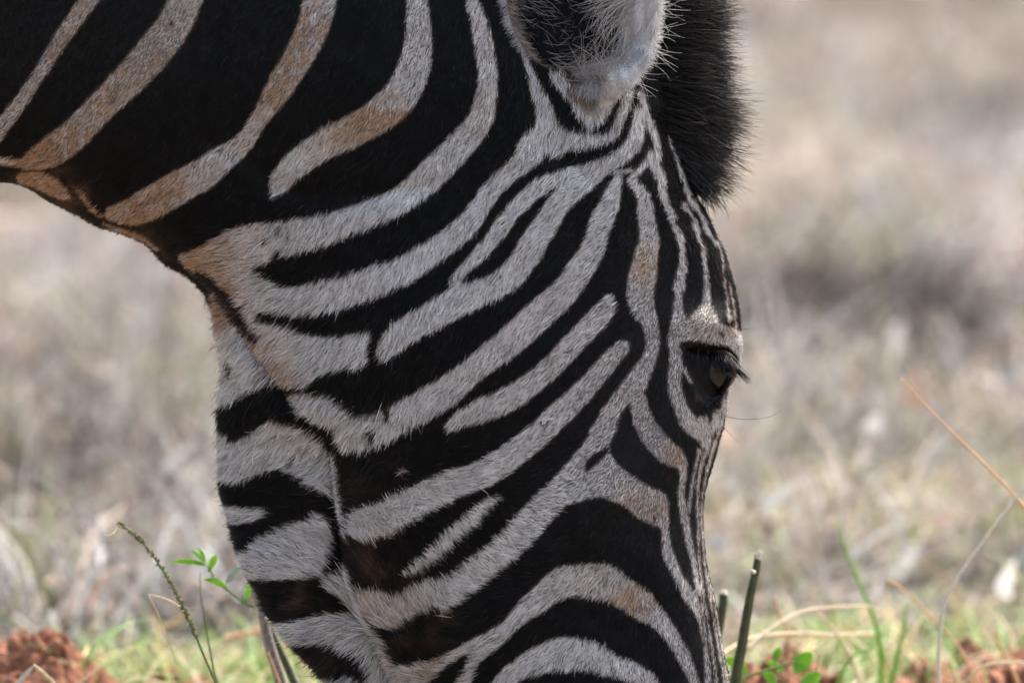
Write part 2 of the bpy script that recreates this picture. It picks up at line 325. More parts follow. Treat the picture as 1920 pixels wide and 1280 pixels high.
# open eye: a hollow the eyeball sits in
e = sd_poly(BX, BY, np.array([(1282,652),(1310,645),(1345,648),(1370,658),(1384,676),(1374,697),(1366,722),(1350,745),(1325,758),(1303,735),(1288,705)], float))
F -= 30 * smooth((e + 4) / 16) * smooth(sil / 18)
F = np.maximum(F, 0.0) * inside
def surf(x, y): return bil(F, x, y, bx[0], by[0], BH)
FX = np.gradient(F, BH, axis=1); FY = np.gradient(F, BH, axis=0)
def grad(x, y): return bil(FX, x, y, bx[0], by[0], BH), bil(FY, x, y, bx[0], by[0], BH)
def loc(x, y, f):                                          # plane coordinates + relief -> local metres
    x, y, f = np.broadcast_arrays(np.asarray(x, float), np.asarray(y, float), np.asarray(f, float))
    return np.stack([(x - 960) * S, -f * S, -(y - 640) * S], -1)
def seen(x, y, f):                                         # the traced pattern corrected for relief
    k = 1 + f * S / D; return 960 + (x - 960) * k, 640 + (y - 640) * k

# colours of the coat
TAN = [(140,60,110,.3),(330,150,90,.3),(560,60,110,.3),(250,250,100,.3),(75,340,50,1.2),(240,438,40,1.1),(160,375,30,1.0),(412,590,30,1.0),(60,300,60,1.0),(140,250,90,.62),(330,60,140,.5),(120,80,120,.5),(250,390,90,.62),(320,370,90,.5),(550,120,90,.5),(500,200,70,.72),(590,60,80,.3),(430,480,70,.35),(360,500,60,.8),(420,560,40,.6),
 (740,215,50,.55),(680,235,45,.9),(750,240,30,.9),(620,260,50,.5),(780,60,70,.25),(905,210,50,.3),(900,60,60,.2),(1225,480,45,.55),(1210,515,40,.45),(1240,820,50,.42),(1270,860,30,.7),(1185,940,60,.45),(1235,960,40,.55),
 (1200,1120,38,.9),(1170,1140,30,.6),(1130,1090,70,.22),(760,1150,70,.3),(690,1120,50,.25),(800,1250,80,.6),(1010,600,120,.15),(1150,700,90,.15),(510,690,40,.6),(480,640,30,.6),(540,725,40,.5),(1365,620,16,.45),(1325,600,30,.35),(1290,595,15,.5),(720,1010,50,.25),(1320,1150,60,.2),(620,1200,60,.15)]
BROWN = [(600,930,90,.25),(560,1120,60,.8),(600,1240,70,.8),(700,890,70,.42),(790,870,50,.3),(700,1040,60,.6),(800,1110,70,.45),(700,1075,28,1.4),(760,1200,80,.55),(860,1190,50,.4),(830,1120,40,.5),(560,1010,80,.2),(90,350,60,1.5),(150,370,30,1.0),(60,320,30,.8),(240,440,60,1.0),(310,480,40,.7),(430,600,60,.7),(500,600,25,.6),(490,500,22,.5),(655,930,30,.2),(1310,740,16,1.2)]
def coat(x, y, s, n, fuzzy=1.0):
    """colour of n hairs whose middle lies at x,y with stripe value s"""
    r1, r2, r3 = rng.random(n), rng.random(n), rng.random(n)
    tan = np.zeros(n); br = np.zeros(n); pt = .72 + .55 * noise2(x, y, 24, 26) + .3 * noise2(x, y, 8, 27)
    for cx, cy, r, a in TAN: tan += a * np.exp(-((x - cx) ** 2 + (y - cy) ** 2) / (r * r))
    for cx, cy, r, a in BROWN: br += a * np.exp(-((x - cx) ** 2 + (y - cy) ** 2) / (r * r))
    tan = np.clip(tan * (1 + .45 * noise2(x, y, 16, 21) + .35 * noise2(x, y, 6, 24)) * (.6 + .8 * r1), 0, 1)
    w = smooth((s + (r1 - .5) * 4.5 * fuzzy) / 1.6 + .5)
    lum = .54 + .40 * r2 + .07 * noise2(x, y, 22, 22) + .07 * noise2(x, y, 6, 23)
    dark = r3 < .15; lum = np.where(dark, lum * .32, lum)
    white = np.stack([lum, lum * .952, lum * .895], 1)
    tn = np.stack([lum * .86, lum * .655, lum * .50], 1)
    og = np.stack([lum * .74, lum * .49, lum * .30], 1)
    white = white * (1 - tan[:, None]) + tn * tan[:, None]
    k = np.clip((tan - .7) / .3, 0, 1)[:, None]; white = white * (1 - k) + og * k
    bl = .005 + .007 * r2; bl = np.where(rng.random(n) < .07, bl * 3.5, bl)
    black = np.stack([bl, bl * .92, bl * .86], 1)
    brc = np.stack([.095 + .12 * r3, .055 + .075 * r3, .036 + .05 * r3], 1) * .65
    br = np.clip(br * pt, 0, 1.2) * .8; b = np.clip(br * (.55 + .7 * r1), 0, 1)[:, None] * np.clip(br * 1.2, 0, 1)[:, None]; black = black * (1 - b) + brc * b
    rim = np.exp(-((s + .5) / 2.2) ** 2)[:, None] * .45 * (r1 > .35)[:, None]
    col = white * w[:, None] + black * (1 - w[:, None])
    col = col * (1 - rim) + np.stack([.22 * np.ones(n), .13 * np.ones(n), .075 * np.ones(n)], 1) * rim
    return col, w, tan

# mesh: front sheet and back sheet joined along the outline
s_ = sil
keep = (s_[:-1, :-1] > -BH * .75) & (s_[1:, :-1] > -BH * .75) & (s_[:-1, 1:] > -BH * .75) & (s_[1:, 1:] > -BH * .75)
used = np.zeros(s_.shape, bool); cnt = np.zeros(s_.shape, int)
for a, b in ((0, 0), (0, 1), (1, 0), (1, 1)):
    used[a:a + keep.shape[0], b:b + keep.shape[1]] |= keep; cnt[a:a + keep.shape[0], b:b + keep.shape[1]] += keep
bound = used & (cnt < 4)
gyS, gxS = np.gradient(s_, BH); gl = np.hypot(gxS, gyS) + 1e-6
VX = np.where(bound, BX - s_ * gxS / gl, BX); VY = np.where(bound, BY - s_ * gyS / gl, BY)
VF = np.where(bound, 0, np.maximum(F, 1.5))
idf = -np.ones(s_.shape, int); nf = used.sum(); idf[used] = np.arange(nf)
inner = used & ~bound; idb = idf.copy(); idb[inner] = nf + np.arange(inner.sum())
vf = loc(VX[used], VY[used], VF[used]); vb = loc(VX[inner], VY[inner], -VF[inner] * .96)
jj, ii = np.nonzero(keep)
ff = np.stack([idf[jj, ii], idf[jj + 1, ii], idf[jj + 1, ii + 1], idf[jj, ii + 1]], 1)
fb = np.stack([idb[jj, ii], idb[jj, ii + 1], idb[jj + 1, ii + 1], idb[jj + 1, ii]], 1)
px = np.concatenate([VX[used], VX[inner]]); py = np.concatenate([VY[used], VY[inner]]); pf = np.concatenate([VF[used], VF[inner]])
sx, sy = seen(px, py, pf); ss = stripes(sx, sy)
w = smooth(ss / 6 + .5)[:, None]
skin_col = w * np.array([[.13, .12, .11]]) + (1 - w) * np.array([[.010, .0095, .0095]])
zebra = mesh_obj('zebra', np.concatenate([vf, vb]), np.concatenate([ff, fb]), M_skin, cols=skin_col)
zebra.location = (0, 0, ZC); zebra.rotation_euler = (-PITCH, 0, 0)
tag(zebra, 'zebra with black and white stripes lowering its head to graze', 'zebra')

# ------------------------------------------------------------------ fur
FLOW = np.array([  # x, y, dx, dy, length px, lift
 (60,80,-.55,.83,10,.25),(300,80,-.55,.83,10,.25),(560,80,-.5,.85,12,.25),(780,60,-.4,.9,13,.25),(900,100,-.35,.93,14,.25),(150,250,-.6,.8,12,.25),(300,370,-.7,.7,14,.25),(440,300,-.6,.8,15,.25),
 (620,260,-.55,.83,17,.25),(860,260,-.5,.85,18,.25),(600,440,-.5,.86,24,.25),(760,400,-.45,.9,24,.25),(960,310,-.55,.83,20,.25),(700,540,-.3,.95,28,.25),(860,470,-.4,.9,24,.25),
 (450,480,-.95,.3,30,.3),(500,555,-.85,.5,34,.3),(430,530,-.95,.1,30,.3),(540,660,-.75,.6,30,.3),(640,650,-.55,.83,30,.28),(800,620,-.3,.95,26,.25),(950,540,-.4,.9,22,.25),
 (1050,400,-.75,.62,20,.25),(1110,450,-.8,.55,18,.25),(1030,590,-.7,.7,18,.22),(1130,590,-.8,.5,15,.22),(930,660,-.5,.85,20,.25),(1000,720,-.6,.75,17,.22),(880,740,-.45,.88,22,.25),(750,800,-.25,.96,30,.28),(670,840,-.2,.97,32,.3),
 (720,900,-.4,.2,26,.4),(800,880,-.7,.3,24,.35),(900,880,-.8,.1,22,.25),(1000,830,-.75,.4,16,.22),(1100,760,-.7,.6,13,.2),(1180,700,-.6,.7,11,.2),
 (700,985,-.3,-.5,24,.35),(800,950,-.6,-.3,24,.3),(720,1060,-.2,-.9,26,.3),(700,1130,-.2,-.95,30,.3),(800,1120,-.3,-.9,30,.28),(850,1040,-.5,-.8,28,.25),(930,980,-.7,-.6,22,.22),(950,1050,-.75,-.5,20,.22),(780,1200,-.3,-.8,26,.28),
 (1030,930,-.8,-.1,15,.2),(1100,880,-.7,.45,12,.2),(1170,920,-.5,.7,11,.2),(1240,950,-.2,.9,10,.2),(1050,1080,-.7,.6,17,.2),(960,1150,-.75,.6,20,.22),(880,1210,-.8,.3,22,.25),(1150,1090,-.45,.88,16,.2),(1220,1140,-.3,.95,15,.2),(1000,1230,-.6,.8,20,.22),(1120,1230,-.3,.95,18,.22),(1220,1260,-.2,.97,15,.2),
 (1200,450,-.4,.6,12,.4),(1215,380,-.5,.5,14,.5),(1250,400,-.3,.8,14,.5),(1300,420,.1,.9,14,.5),(1340,460,.3,.8,12,.5),(1320,520,.1,.9,9,.35),(1205,540,-.5,.7,10,.25),(1225,620,-.3,.9,9,.2),(1270,560,-.2,.9,9,.2),(1260,660,-.1,1,10,.2),(1270,740,.1,1,12,.15),(1300,800,.3,.9,12,.15),
 (1310,610,-.8,.3,9,.25),(1370,630,.4,.6,9,.3),(1380,560,.3,.8,8,.4),(1340,780,.2,.95,9,.2),(1230,820,-.4,.8,9,.2),(1190,850,-.6,.6,9,.2),(1300,950,0,1,8,.15),(1330,1000,.1,1,7,.15),(1330,1200,.15,1,8,.15),(1290,1150,0,1,12,.18),
 (1000,200,-.1,1,26,.2),(1050,260,-.45,.88,26,.25),(1130,270,-.5,.86,24,.25),(1090,195,-.1,1,30,.3),(1130,200,-.15,1,32,.35),(1160,170,-.3,.95,28,.3),(1060,170,.1,1,24,.3),(1200,250,-.3,.94,24,.25),(1240,290,-.1,.95,20,.4),(1100,330,-.75,.6,22,.25),(1170,310,-.6,.7,20,.35),
 (450,720,-.45,.88,44,.4),(430,640,-.4,.9,42,.4),(440,780,-.3,.95,34,.3),(520,830,-.6,.78,34,.3),(600,850,-.7,.6,32,.3),(470,870,-.5,.85,34,.3),(450,960,-.9,.3,22,.25),(530,930,-.8,.1,26,.25),(600,950,-.8,-.5,30,.3),(520,1040,-.85,-.45,32,.3),(600,1040,-.8,-.6,32,.3),(560,1120,-.85,-.1,26,.25),(640,1110,-.85,-.5,40,.35),(600,1190,-.92,.3,36,.3),(660,1210,-.6,.8,44,.4),(700,1240,-.4,.9,44,.4),(600,1250,-.8,.5,30,.3),
 (60,320,-.9,.4,14,.2),(200,425,-.9,.4,18,.25),(-200,0,-.55,.83,14,.25),(1200,1450,0,1,10,.2),(1000,1450,0,1,12,.2)], float)
def flow(x, y):
    n = len(x); acc = np.zeros((n, 4)); W = np.zeros(n)
    for cx, cy, dx, dy, ln, lf in FLOW:
        ww = 1.0 / (((x - cx) ** 2 + (y - cy) ** 2) / 900 + 1) ** 1.7
        W += ww; acc += ww[:, None] * np.array([dx, dy, ln, lf])
    return acc / W[:, None]
FG = 12
fgx = np.arange(-940, 1450, FG, dtype=float); fgy = np.arange(-740, 1660, FG, dtype=float); fX, fY = np.meshgrid(fgx, fgy)
fl = flow(fX.ravel(), fY.ravel()).reshape(fX.shape + (4,))
def flow_at(x, y): return [bil(fl[..., k], x, y, fgx[0], fgy[0], FG) for k in range(4)]

def make_fur(name, n, box, side=1, width=.42):
    x = rng.uniform(box[0], box[2], n * 3); y = rng.uniform(box[1], box[3], n * 3)
    sd = bil(sil, x, y, bx[0], by[0], BH)
    gx_, gy_ = grad(x, y); slope = np.sqrt(1 + gx_ ** 2 + gy_ ** 2)
    ok = (sd > 1.0) & (rng.random(len(x)) < np.clip(slope / 3.2, .38, 1.0))
    if side < 0: ok &= sd < 70
    # no coat hair on the open eye
    ok &= sd_poly(x, y, np.array([(1286,655),(1310,649),(1345,651),(1368,661),(1382,678),(1374,697),(1364,722),(1348,744),(1325,756),(1305,735),(1290,705)], float)) < 0
    x, y = x[ok][:n], y[ok][:n]; m = len(x)
    f = surf(x, y); gx_, gy_ = grad(x, y)
    dx, dy, ln, lift = flow_at(x, y)
    a = noise2(x, y, 26, 31) * .22 + noise2(x, y, 11, 32) * .30 + rng.normal(0, .17, m)
    messy = np.exp(-((x - 730) / 90) ** 2 - ((y - 905) / 60) ** 2) + .8 * np.exp(-((x - 760) / 110) ** 2 - ((y - 950) / 45) ** 2) + .7 * np.exp(-((x - 1270) / 90) ** 2 - ((y - 400) / 60) ** 2)
    a += messy * (noise2(x, y, 14, 33) * 1.0 + rng.normal(0, .5, m))
    ca, sa = np.cos(a), np.sin(a); nn = np.hypot(dx, dy) + 1e-6; dx, dy = dx / nn, dy / nn
    dx, dy = dx * ca - dy * sa, dx * sa + dy * ca
    ln = ln * rng.uniform(.62, 1.2, m) * np.where(rng.random(m) < .03, 1.55, 1)
    dfl = gx_ * dx + gy_ * dy                                # change of relief along the hair
    t = np.stack([dx, dy, dfl], 1); t /= np.linalg.norm(t, axis=1)[:, None]
    nrm = np.stack([-gx_, -gy_, np.ones(m)], 1); nrm /= np.linalg.norm(nrm, axis=1)[:, None]
    lift = lift * rng.uniform(.5, 1.5, m)
    K = 4; pts = np.empty((m, K, 3)); u = np.linspace(0, 1, K)
    base = np.stack([x, y, f - 1.0], 1)
    bend = np.cross(t, nrm) * (rng.normal(0, .12, m))[:, None]
    for k in range(K):
        h_ = lift * u[k] * (1 - .35 * u[k]) * ln
        p = base + t * (ln * u[k])[:, None] + nrm * h_[:, None] + bend * (ln * u[k] ** 2)[:, None]
        if k: p[:, 2] += 0
        pts[:, k] = p
    mx, my = pts[:, 1, 0] * .35 + pts[:, 2, 0] * .65, pts[:, 1, 1] * .35 + pts[:, 2, 1] * .65
    qx, qy = seen(mx, my, pts[:, 2, 2])
    st = stripes(qx, qy) + noise2(x, y, 9, 35) * (1.2 + 3.2 * np.exp(-((x - 1290) / 80) ** 2 - ((y - 420) / 90) ** 2)) + noise2(x, y, 4, 36) * 2 * np.exp(-((x - 1290) / 80) ** 2 - ((y - 420) / 90) ** 2)
    col, wm, tan = coat(qx, qy, st, m)
    bare = stripes(qx, qy)
    wd = width * rng.choice([.75, .95, 1.1, 1.7], m, p=[.3, .3, .25, .15]) * np.clip((ln / 18) ** .35, .7, 1.25)
    rad = wd[:, None] * np.array([1, .95, .75, .22])[None]
    P = np.stack([(pts[..., 0] - 960) * S, -pts[..., 2] * S * side, -(pts[..., 1] - 640) * S], -1)
    colk = col[:, None, :] * np.array([.80, .92, 1.0, 1.08])[None, :, None]
    return curves_obj(name, P, rad * S, colk, M_fur, zebra)
make_fur('fur', 520000, (-60, -60, 1400, 1330))
make_fur('far_side_fur', 40000, (-60, -60, 1400, 1330), side=-1)
make_fur('neck_and_muzzle_fur', 50000, (-900, -700, 1400, 1620), width=.9)

# ------------------------------------------------------------------ mane
def mane_curves(n):
    CR = spline([(1020,-300),(1110,-210),(1170,-130),(1205,-40),(1222,40),(1228,120),(1234,190),(1248,240),(1259,264),(1268,284)], 12)
    seg = np.r_[0, np.cumsum(np.hypot(*np.diff(CR[:, :2], axis=0).T))]
    u = rng.random(n) ** .9; q = u * seg[-1]
    x = np.interp(q, seg, CR[:, 0]); y = np.interp(q, seg, CR[:, 1])
    dep = rng.normal(0, 34, n); x = x + rng.uniform(-6, 22, n) - np.abs(dep) * .35
    # direction turns from up-right to right to down-right along the crest
    ang = np.interp(y, [-300, -150, 0, 80, 160, 220, 270, 310], [-1.0, -.45, -.02, .05, .15, .32, .50, .56])
    ln_cut = smooth((y - 215) / 60)
    clump = np.floor(q / 12 + noise2(q, dep, 20, 41) * 1.3).astype(int) * 7 + np.floor(dep / 24).astype(int)
    rc = np.random.default_rng(5).normal(0, 1, (4096, 2)); ck = rc[clump % 4096]
    ang += ck[:, 0] * (.07 + .10 * smooth((y - 150) / 80)) + rng.normal(0, .035, n)
    ln = np.interp(y, [-300, 0, 120, 200, 250, 300], [160, 138, 140, 146, 132, 60]) * (1 + (.13 + .22 * ln_cut) * ck[:, 1]) * np.where(rng.random(n) < .6, rng.uniform(.80, 1.04, n), rng.uniform(.35, .85, n))
    ln *= np.where(rng.random(n) < .02, 1.12, 1); K = 9; t = np.linspace(0, 1, K); pts = np.empty((n, K, 3))
    crv = rng.normal(0, .14, n) + np.interp(y, [0, 200, 280], [0, .08, .06]); w1 = rng.normal(0, .02, n); w2 = rng.normal(0, .9, n)
    for k in range(K):
        a = ang + crv * t[k] + w1 * math.sin(7 * t[k])
        pts[:, k, 0] = x + np.cos(a) * ln * t[k]; pts[:, k, 1] = y + np.sin(a) * ln * t[k]
        pts[:, k, 2] = dep * (1 - .5 * t[k]) + w2 * t[k] * 9 + ck[:, 1] * 5 * t[k]
    P = np.stack([(pts[..., 0] - 960) * S, -pts[..., 2] * S, -(pts[..., 1] - 640) * S], -1)
    rad = rng.uniform(.32, .6, n)[:, None] * np.array([1, 1, 1, 1, .95, .9, .8, .6, .25])[None] * S
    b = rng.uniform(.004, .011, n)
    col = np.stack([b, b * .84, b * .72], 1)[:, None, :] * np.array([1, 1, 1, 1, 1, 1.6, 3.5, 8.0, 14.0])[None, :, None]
    gl_ = np.where(rng.random(n) < .12, rng.uniform(2, 6, n), 1)[:, None, None] ** np.array([0, 0, 0, 0, 0, .3, .7, 1, 1])[None, :, None]  # glints of light painted into the tips of some strands
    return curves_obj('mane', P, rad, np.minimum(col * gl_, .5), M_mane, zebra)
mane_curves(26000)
# the crest of flesh the mane stands on
def tube(name, path, rad, mat, parent, seg=12, cols=None, flat=1.0):
    path = np.asarray(path, float); n = len(path); tg = np.gradient(path, axis=0); tg /= np.linalg.norm(tg, axis=1)[:, None] + 1e-12
    ref = np.array([0, 1, 0.03]); V = []
    for i in range(n):
        a = np.cross(tg[i], ref); a /= np.linalg.norm(a) + 1e-9; b = np.cross(a, tg[i])
        for k in range(seg):
            th = 2 * math.pi * k / seg; V.append(path[i] + rad[i] * (a * math.cos(th) + b * math.sin(th) * flat))
    Fc = [[i * seg + k, i * seg + (k + 1) % seg, (i + 1) * seg + (k + 1) % seg, (i + 1) * seg + k] for i in range(n - 1) for k in range(seg)]
    Fc += [list(range(seg))[::-1], [(n - 1) * seg + k for k in range(seg)]]
    return mesh_obj(name, V, Fc, mat, parent, cols=cols)

def loose(name, rows, mat, parent, wid=.45, K=10, shade=.02):
    """rows: root x,y,depth -> polyline control points in plane px"""
    P = []
    for r in rows:
        c = spline(np.array(r, float), 8); q = np.linspace(0, len(c) - 1, K); i = np.minimum(q.astype(int), len(c) - 2); f = (q - i)[:, None]
        P.append(c[i] * (1 - f) + c[i + 1] * f)
    P = np.array(P); X = np.stack([(P[..., 0] - 960) * S, -P[..., 2] * S, -(P[..., 1] - 640) * S], -1)
    rad = np.ones((len(P), 1)) * np.linspace(1, .3, K)[None] * wid * S
    sh = np.full((len(P), 3), shade) if np.isscalar(shade) else np.asarray(shade)
    return curves_obj(name, X, rad, sh, mat, parent)
# thin strands hanging over the forehead below the mane
rows = []
for k in range(650):
    t = rng.random() ** 1.3; x0 = 1258 + 38 * t + rng.normal(0, 4); y0 = 262 + 88 * t + rng.normal(0, 5); L = rng.uniform(40, 160) * (1 - .5 * t); a = rng.normal(.68, .15); d = rng.normal(20, 16); c = rng.normal(.0, .25)
    rows.append([(x0, y0, d), (x0 + L * .5 * math.cos(a), y0 + L * .5 * math.sin(a), d), (x0 + L * math.cos(a + c) , y0 + L * math.sin(a + c), d + rng.normal(0, 8))])
loose('forelock', rows, M_mane, zebra, .55)

# ------------------------------------------------------------------ near ear
EL = spline([(948,-60),(947,-20),(953,30),(966,70),(985,102),(1013,127),(1037,148),(1062,166),(1086,182),(1108,195)], 6)
ER = spline([(1242,-60),(1236,-20),(1228,30),(1222,80),(1212,112),(1196,138),(1176,157),(1154,174),(1132,187),(1110,196)], 6)
def edge_at(E, y): return np.interp(y, E[:, 1], E[:, 0])
ys = np.r_[np.linspace(-330, -70, 14), np.linspace(-60, 195, 54)]
tipf = lambda y: np.clip(1 - ((-60 - y) / 275.0) ** 2, .0, 1) ** .5 if y < -60 else 1.0
NU = 44; Vf = []; Vb = []; Cf = []; Cb = []; ear_depth = {}
def ear_f(u, y):
    """relief of the inner ear surface; u 0 (left rim) .. 1 (right rim)"""
    xl, xr = edge_at(EL, max(y, -60)), edge_at(ER, max(y, -60)); wdt = (xr - xl)
    base = float(surf(np.array([1105.]), np.array([235.]))[0])
    bowl = smooth((182 - y) / 120.0)
    c = (2 * u - 1); prof = (1 - abs(c) ** 2.6)
    return base + 34 * smooth((205 - y) / 75) - 2 + .18 * max(0, 200 - y) ** .9 - 120 * bowl * prof * min(1, wdt / 220.) - 40 * max(0, c) ** 3 * bowl - 22 * (1 - bowl) * abs(c) ** 2
for y in ys:
    tf = tipf(y); xl, xr = edge_at(EL, max(y, -60)), edge_at(ER, max(y, -60)); xm = (xl + xr) / 2; xl, xr = xm + (xl - xm) * tf, xm + (xr - xm) * tf
    rf, rb, rc, rbc = [], [], [], []
    for k in range(NU + 1):
        u = k / NU; x = xl + (xr - xl) * u; f = ear_f(u, y); th = 10 + 26 * math.sin(math.pi * u)
        Vf.append((x, y, f)); Vb.append((x, y, f - (2.5 if k in (0, NU) else th)))
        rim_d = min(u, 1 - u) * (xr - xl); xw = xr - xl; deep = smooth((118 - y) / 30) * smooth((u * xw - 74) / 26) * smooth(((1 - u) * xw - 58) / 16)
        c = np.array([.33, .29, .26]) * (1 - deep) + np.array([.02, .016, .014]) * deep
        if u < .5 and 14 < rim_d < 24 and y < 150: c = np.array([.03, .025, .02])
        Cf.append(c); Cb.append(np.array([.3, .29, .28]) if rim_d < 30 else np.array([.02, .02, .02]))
nr = len(ys); w1 = NU + 1; NV = nr * w1; Fc = []
for j in range(nr - 1):
    for k in range(NU):
        a = j * w1 + k; Fc.append((a, a + w1, a + w1 + 1, a + 1)); Fc.append((NV + a, NV + a + 1, NV + a + w1 + 1, NV + a + w1))
    for k, o in ((0, 0), (NU, 1)):
        a = j * w1 + k; q = (a, NV + a, NV + a + w1, a + w1); Fc.append(q if o == 0 else q[::-1])
for k in range(NU):
    a = k; Fc.append((a, a + 1, NV + a + 1, NV + a)); a = (nr - 1) * w1 + k; Fc.append((a, NV + a, NV + a + 1, a + 1))
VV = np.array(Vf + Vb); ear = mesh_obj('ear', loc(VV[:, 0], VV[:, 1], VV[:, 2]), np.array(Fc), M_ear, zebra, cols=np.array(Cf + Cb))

def ear_point(u, y):
    xl, xr = edge_at(EL, max(y, -60)), edge_at(ER, max(y, -60)); return xl + (xr - xl) * u, ear_f(u, y)
rows = {'a': [], 'w': []}; cols_e = []; wds = []
def strand(x, y, f, dx, dy, L, out, curl=.0, col=.6, w=.42, tint=(1, .97, .93)):
    n = math.hypot(dx, dy) + 1e-6; dx, dy = dx / n, dy / n; K = 8; p = []
    a0 = math.atan2(dy, dx)
    X, Y, Z = x, y, f
    for k in range(K):
        t = k / (K - 1); p.append((X, Y, Z)); a = a0 + curl * t * 1.6; X += math.cos(a) * L / (K - 1); Y += math.sin(a) * L / (K - 1); Z += out * L / (K - 1) * (1 - t)
    rows['a'].append(p); cols_e.append([col * tint[0], col * tint[1], col * tint[2]]); wds.append(w)
R = np.random.default_rng(11)
for k in range(20000):                                       # short coat in the ear
    y = R.uniform(-60, 194); u = R.random(); x, f = ear_point(u, y); rd = min(u, 1 - u) * (edge_at(ER, y) - edge_at(EL, y))
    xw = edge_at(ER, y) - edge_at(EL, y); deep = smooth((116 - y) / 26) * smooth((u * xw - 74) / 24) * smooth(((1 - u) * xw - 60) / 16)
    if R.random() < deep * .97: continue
    left = u < .5
    if y > 150:   d = (R.normal(-.15 if x < 1110 else .0, .18), 1.0); L = R.uniform(20, 40); c = R.uniform(.25, .66)
    elif left:    d = (1.0, R.normal(.55, .35)); L = R.uniform(18, 44); c = R.uniform(.28, .62)
    else:         d = (R.normal(-.35, .25), 1.0); L = R.uniform(14, 30); c = R.uniform(.5, .85)
    tn = (1, .97, .93)
    if abs(y - (118 + .52 * (x - 1000))) < 7 and x < 1112 and y > 120: tn = (1, .8, .64); c *= .75
    if left and rd < 12: c *= .7; tn = (1, .82, .68); L *= .5
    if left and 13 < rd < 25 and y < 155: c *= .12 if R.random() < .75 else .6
    if (not left) and rd < 55: d = (R.normal(-.1, .2), 1.0); L = R.uniform(14, 24); c = R.uniform(.8, .98); tn = (1, .955, .90)  # right flap: its sunlit look is put into paler hair colour
    cl = float(noise2(x, y, 9, 91)); c *= 1 + .35 * cl; c *= .8 if y > 100 else 1; strand(x, y, f + 1, d[0] + R.normal(0, .12) + .25 * cl, d[1], L, .35, R.normal(0, .3), c, R.uniform(.4, .7), tn)
for k in range(760):                                        # long curly hair that fills the opening
    side = R.random()
    if side < .34: u = R.uniform(.08, .28); y = R.uniform(-50, 120); d = (1, R.normal(.35, .4)); cu = R.normal(.1, .45); L = R.uniform(35, 80); c = R.uniform(.2, .5)
    elif side < .8:
        g = R.choice([0, 1, 2]); y = R.normal([5, 45, 95][g], 12); u = R.uniform(.62, .86); d = (-1, R.normal([.35, .75, 1.3][g], .25)); cu = R.normal(-.45, .4); L = R.uniform(45, 105); c = R.uniform(.4, .8)
    else: u = R.uniform(.3, .7); y = R.uniform(95, 170); d = (R.normal(0, .9), R.normal(-.4, .7)); cu = R.normal(0, 1.1); L = R.uniform(30, 70); c = R.uniform(.25, .55)
    x, f = ear_point(u, max(y, -58)); strand(x, y, f + 4, d[0], d[1], L, .8, cu, c, R.uniform(.38, .65), (1, .9, .8))
for k in range(2600):                                        # fringe on both rims
    y = R.uniform(-60, 180)
    if R.random() < .4: u = .0; d = (-1, R.normal(.75, .3)); L = R.uniform(8, 24) if y < 110 else R.uniform(8, 16); c = R.uniform(.55, .9); cu = R.normal(.1, .3)
    else: u = 1.0; d = (1, R.normal(.45, .5)); L = R.uniform(6, 20) * (1.0 if R.random() > .05 else 3.2); c = R.uniform(.6, .95); cu = R.normal(0, .4)
    x, f = ear_point(u, y); strand(x, y, f - R.uniform(0, 14), d[0], d[1], L, .1, cu, c, .27, (1, .99, .97))
Pp = np.array(rows['a'], float); Xp = np.stack([(Pp[..., 0] - 960) * S, -Pp[..., 2] * S, -(Pp[..., 1] - 640) * S], -1)
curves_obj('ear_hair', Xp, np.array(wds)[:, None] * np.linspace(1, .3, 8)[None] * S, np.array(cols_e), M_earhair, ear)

# ------------------------------------------------------------------ eye
m, t = new_mat('eyeball'); N, L = t.nodes, t.links
b = N.new('ShaderNodeBsdfPrincipled'); o = N.new('ShaderNodeOutputMaterial'); tc = N.new('ShaderNodeTexCoord')
mp = N.new('ShaderNodeMapping'); gr = N.new('ShaderNodeTexGradient'); gr.gradient_type = 'SPHERICAL'
rp = N.new('ShaderNodeValToRGB'); el = rp.color_ramp.elements
el[0].position = 0; el[0].color = (.016, .015, .012, 1); el[1].position = .72; el[1].color = (.004, .005, .006, 1)
e2 = el.new(.35); e2.color = (.024, .023, .018, 1); e3 = el.new(.3); e3.color = (.008, .007, .006, 1)
nz = N.new('ShaderNodeTexNoise'); nz.inputs['Scale'].default_value = 900
EYE_R = 44 * S
ex, ey = 1338., 692.
ef = float(surf(np.array([ex]), np.array([ey]))[0]) - 30
mp.inputs['Location'].default_value = (-.35, .62, .1)
for i in range(3): mp.inputs['Scale'].default_value[i] = 1 / .9
L.new(tc.outputs['Object'], mp.inputs[0])
vm = N.new('ShaderNodeVectorMath'); vm.operation = 'SCALE'; vm.inputs[3].default_value = 1 / EYE_R
L.new(tc.outputs['Object'], vm.inputs[0]); L.new(vm.outputs[0], mp.inputs[0]); L.new(mp.outputs[0], gr.inputs[0]); L.new(gr.outputs['Fac'], rp.inputs[0])
L.new(rp.outputs[0], b.inputs['Base Color']); b.inputs['Roughness'].default_value = .12; b.inputs['Specular IOR Level'].default_value = .22; b.inputs['Coat Weight'].default_value = .3; b.inputs['Coat Roughness'].default_value = .03
L.new(b.outputs[0], o.inputs[0]); M_eye = m
V = []; Fc = []; nu, nv = 48, 28
for j in range(nv + 1):
    for i in range(nu):
        th = math.pi * j / nv; ph = 2 * math.pi * i / nu; V.append((EYE_R * math.sin(th) * math.cos(ph), EYE_R * .92 * math.sin(th) * math.sin(ph), EYE_R * math.cos(th)))
Fc = [[j * nu + i, (j + 1) * nu + i, (j + 1) * nu + (i + 1) % nu, j * nu + (i + 1) % nu] for j in range(nv) for i in range(nu)]
eye = mesh_obj('eye', V, Fc, M_eye, zebra); eye.location = loc(ex, ey, ef).tolist()
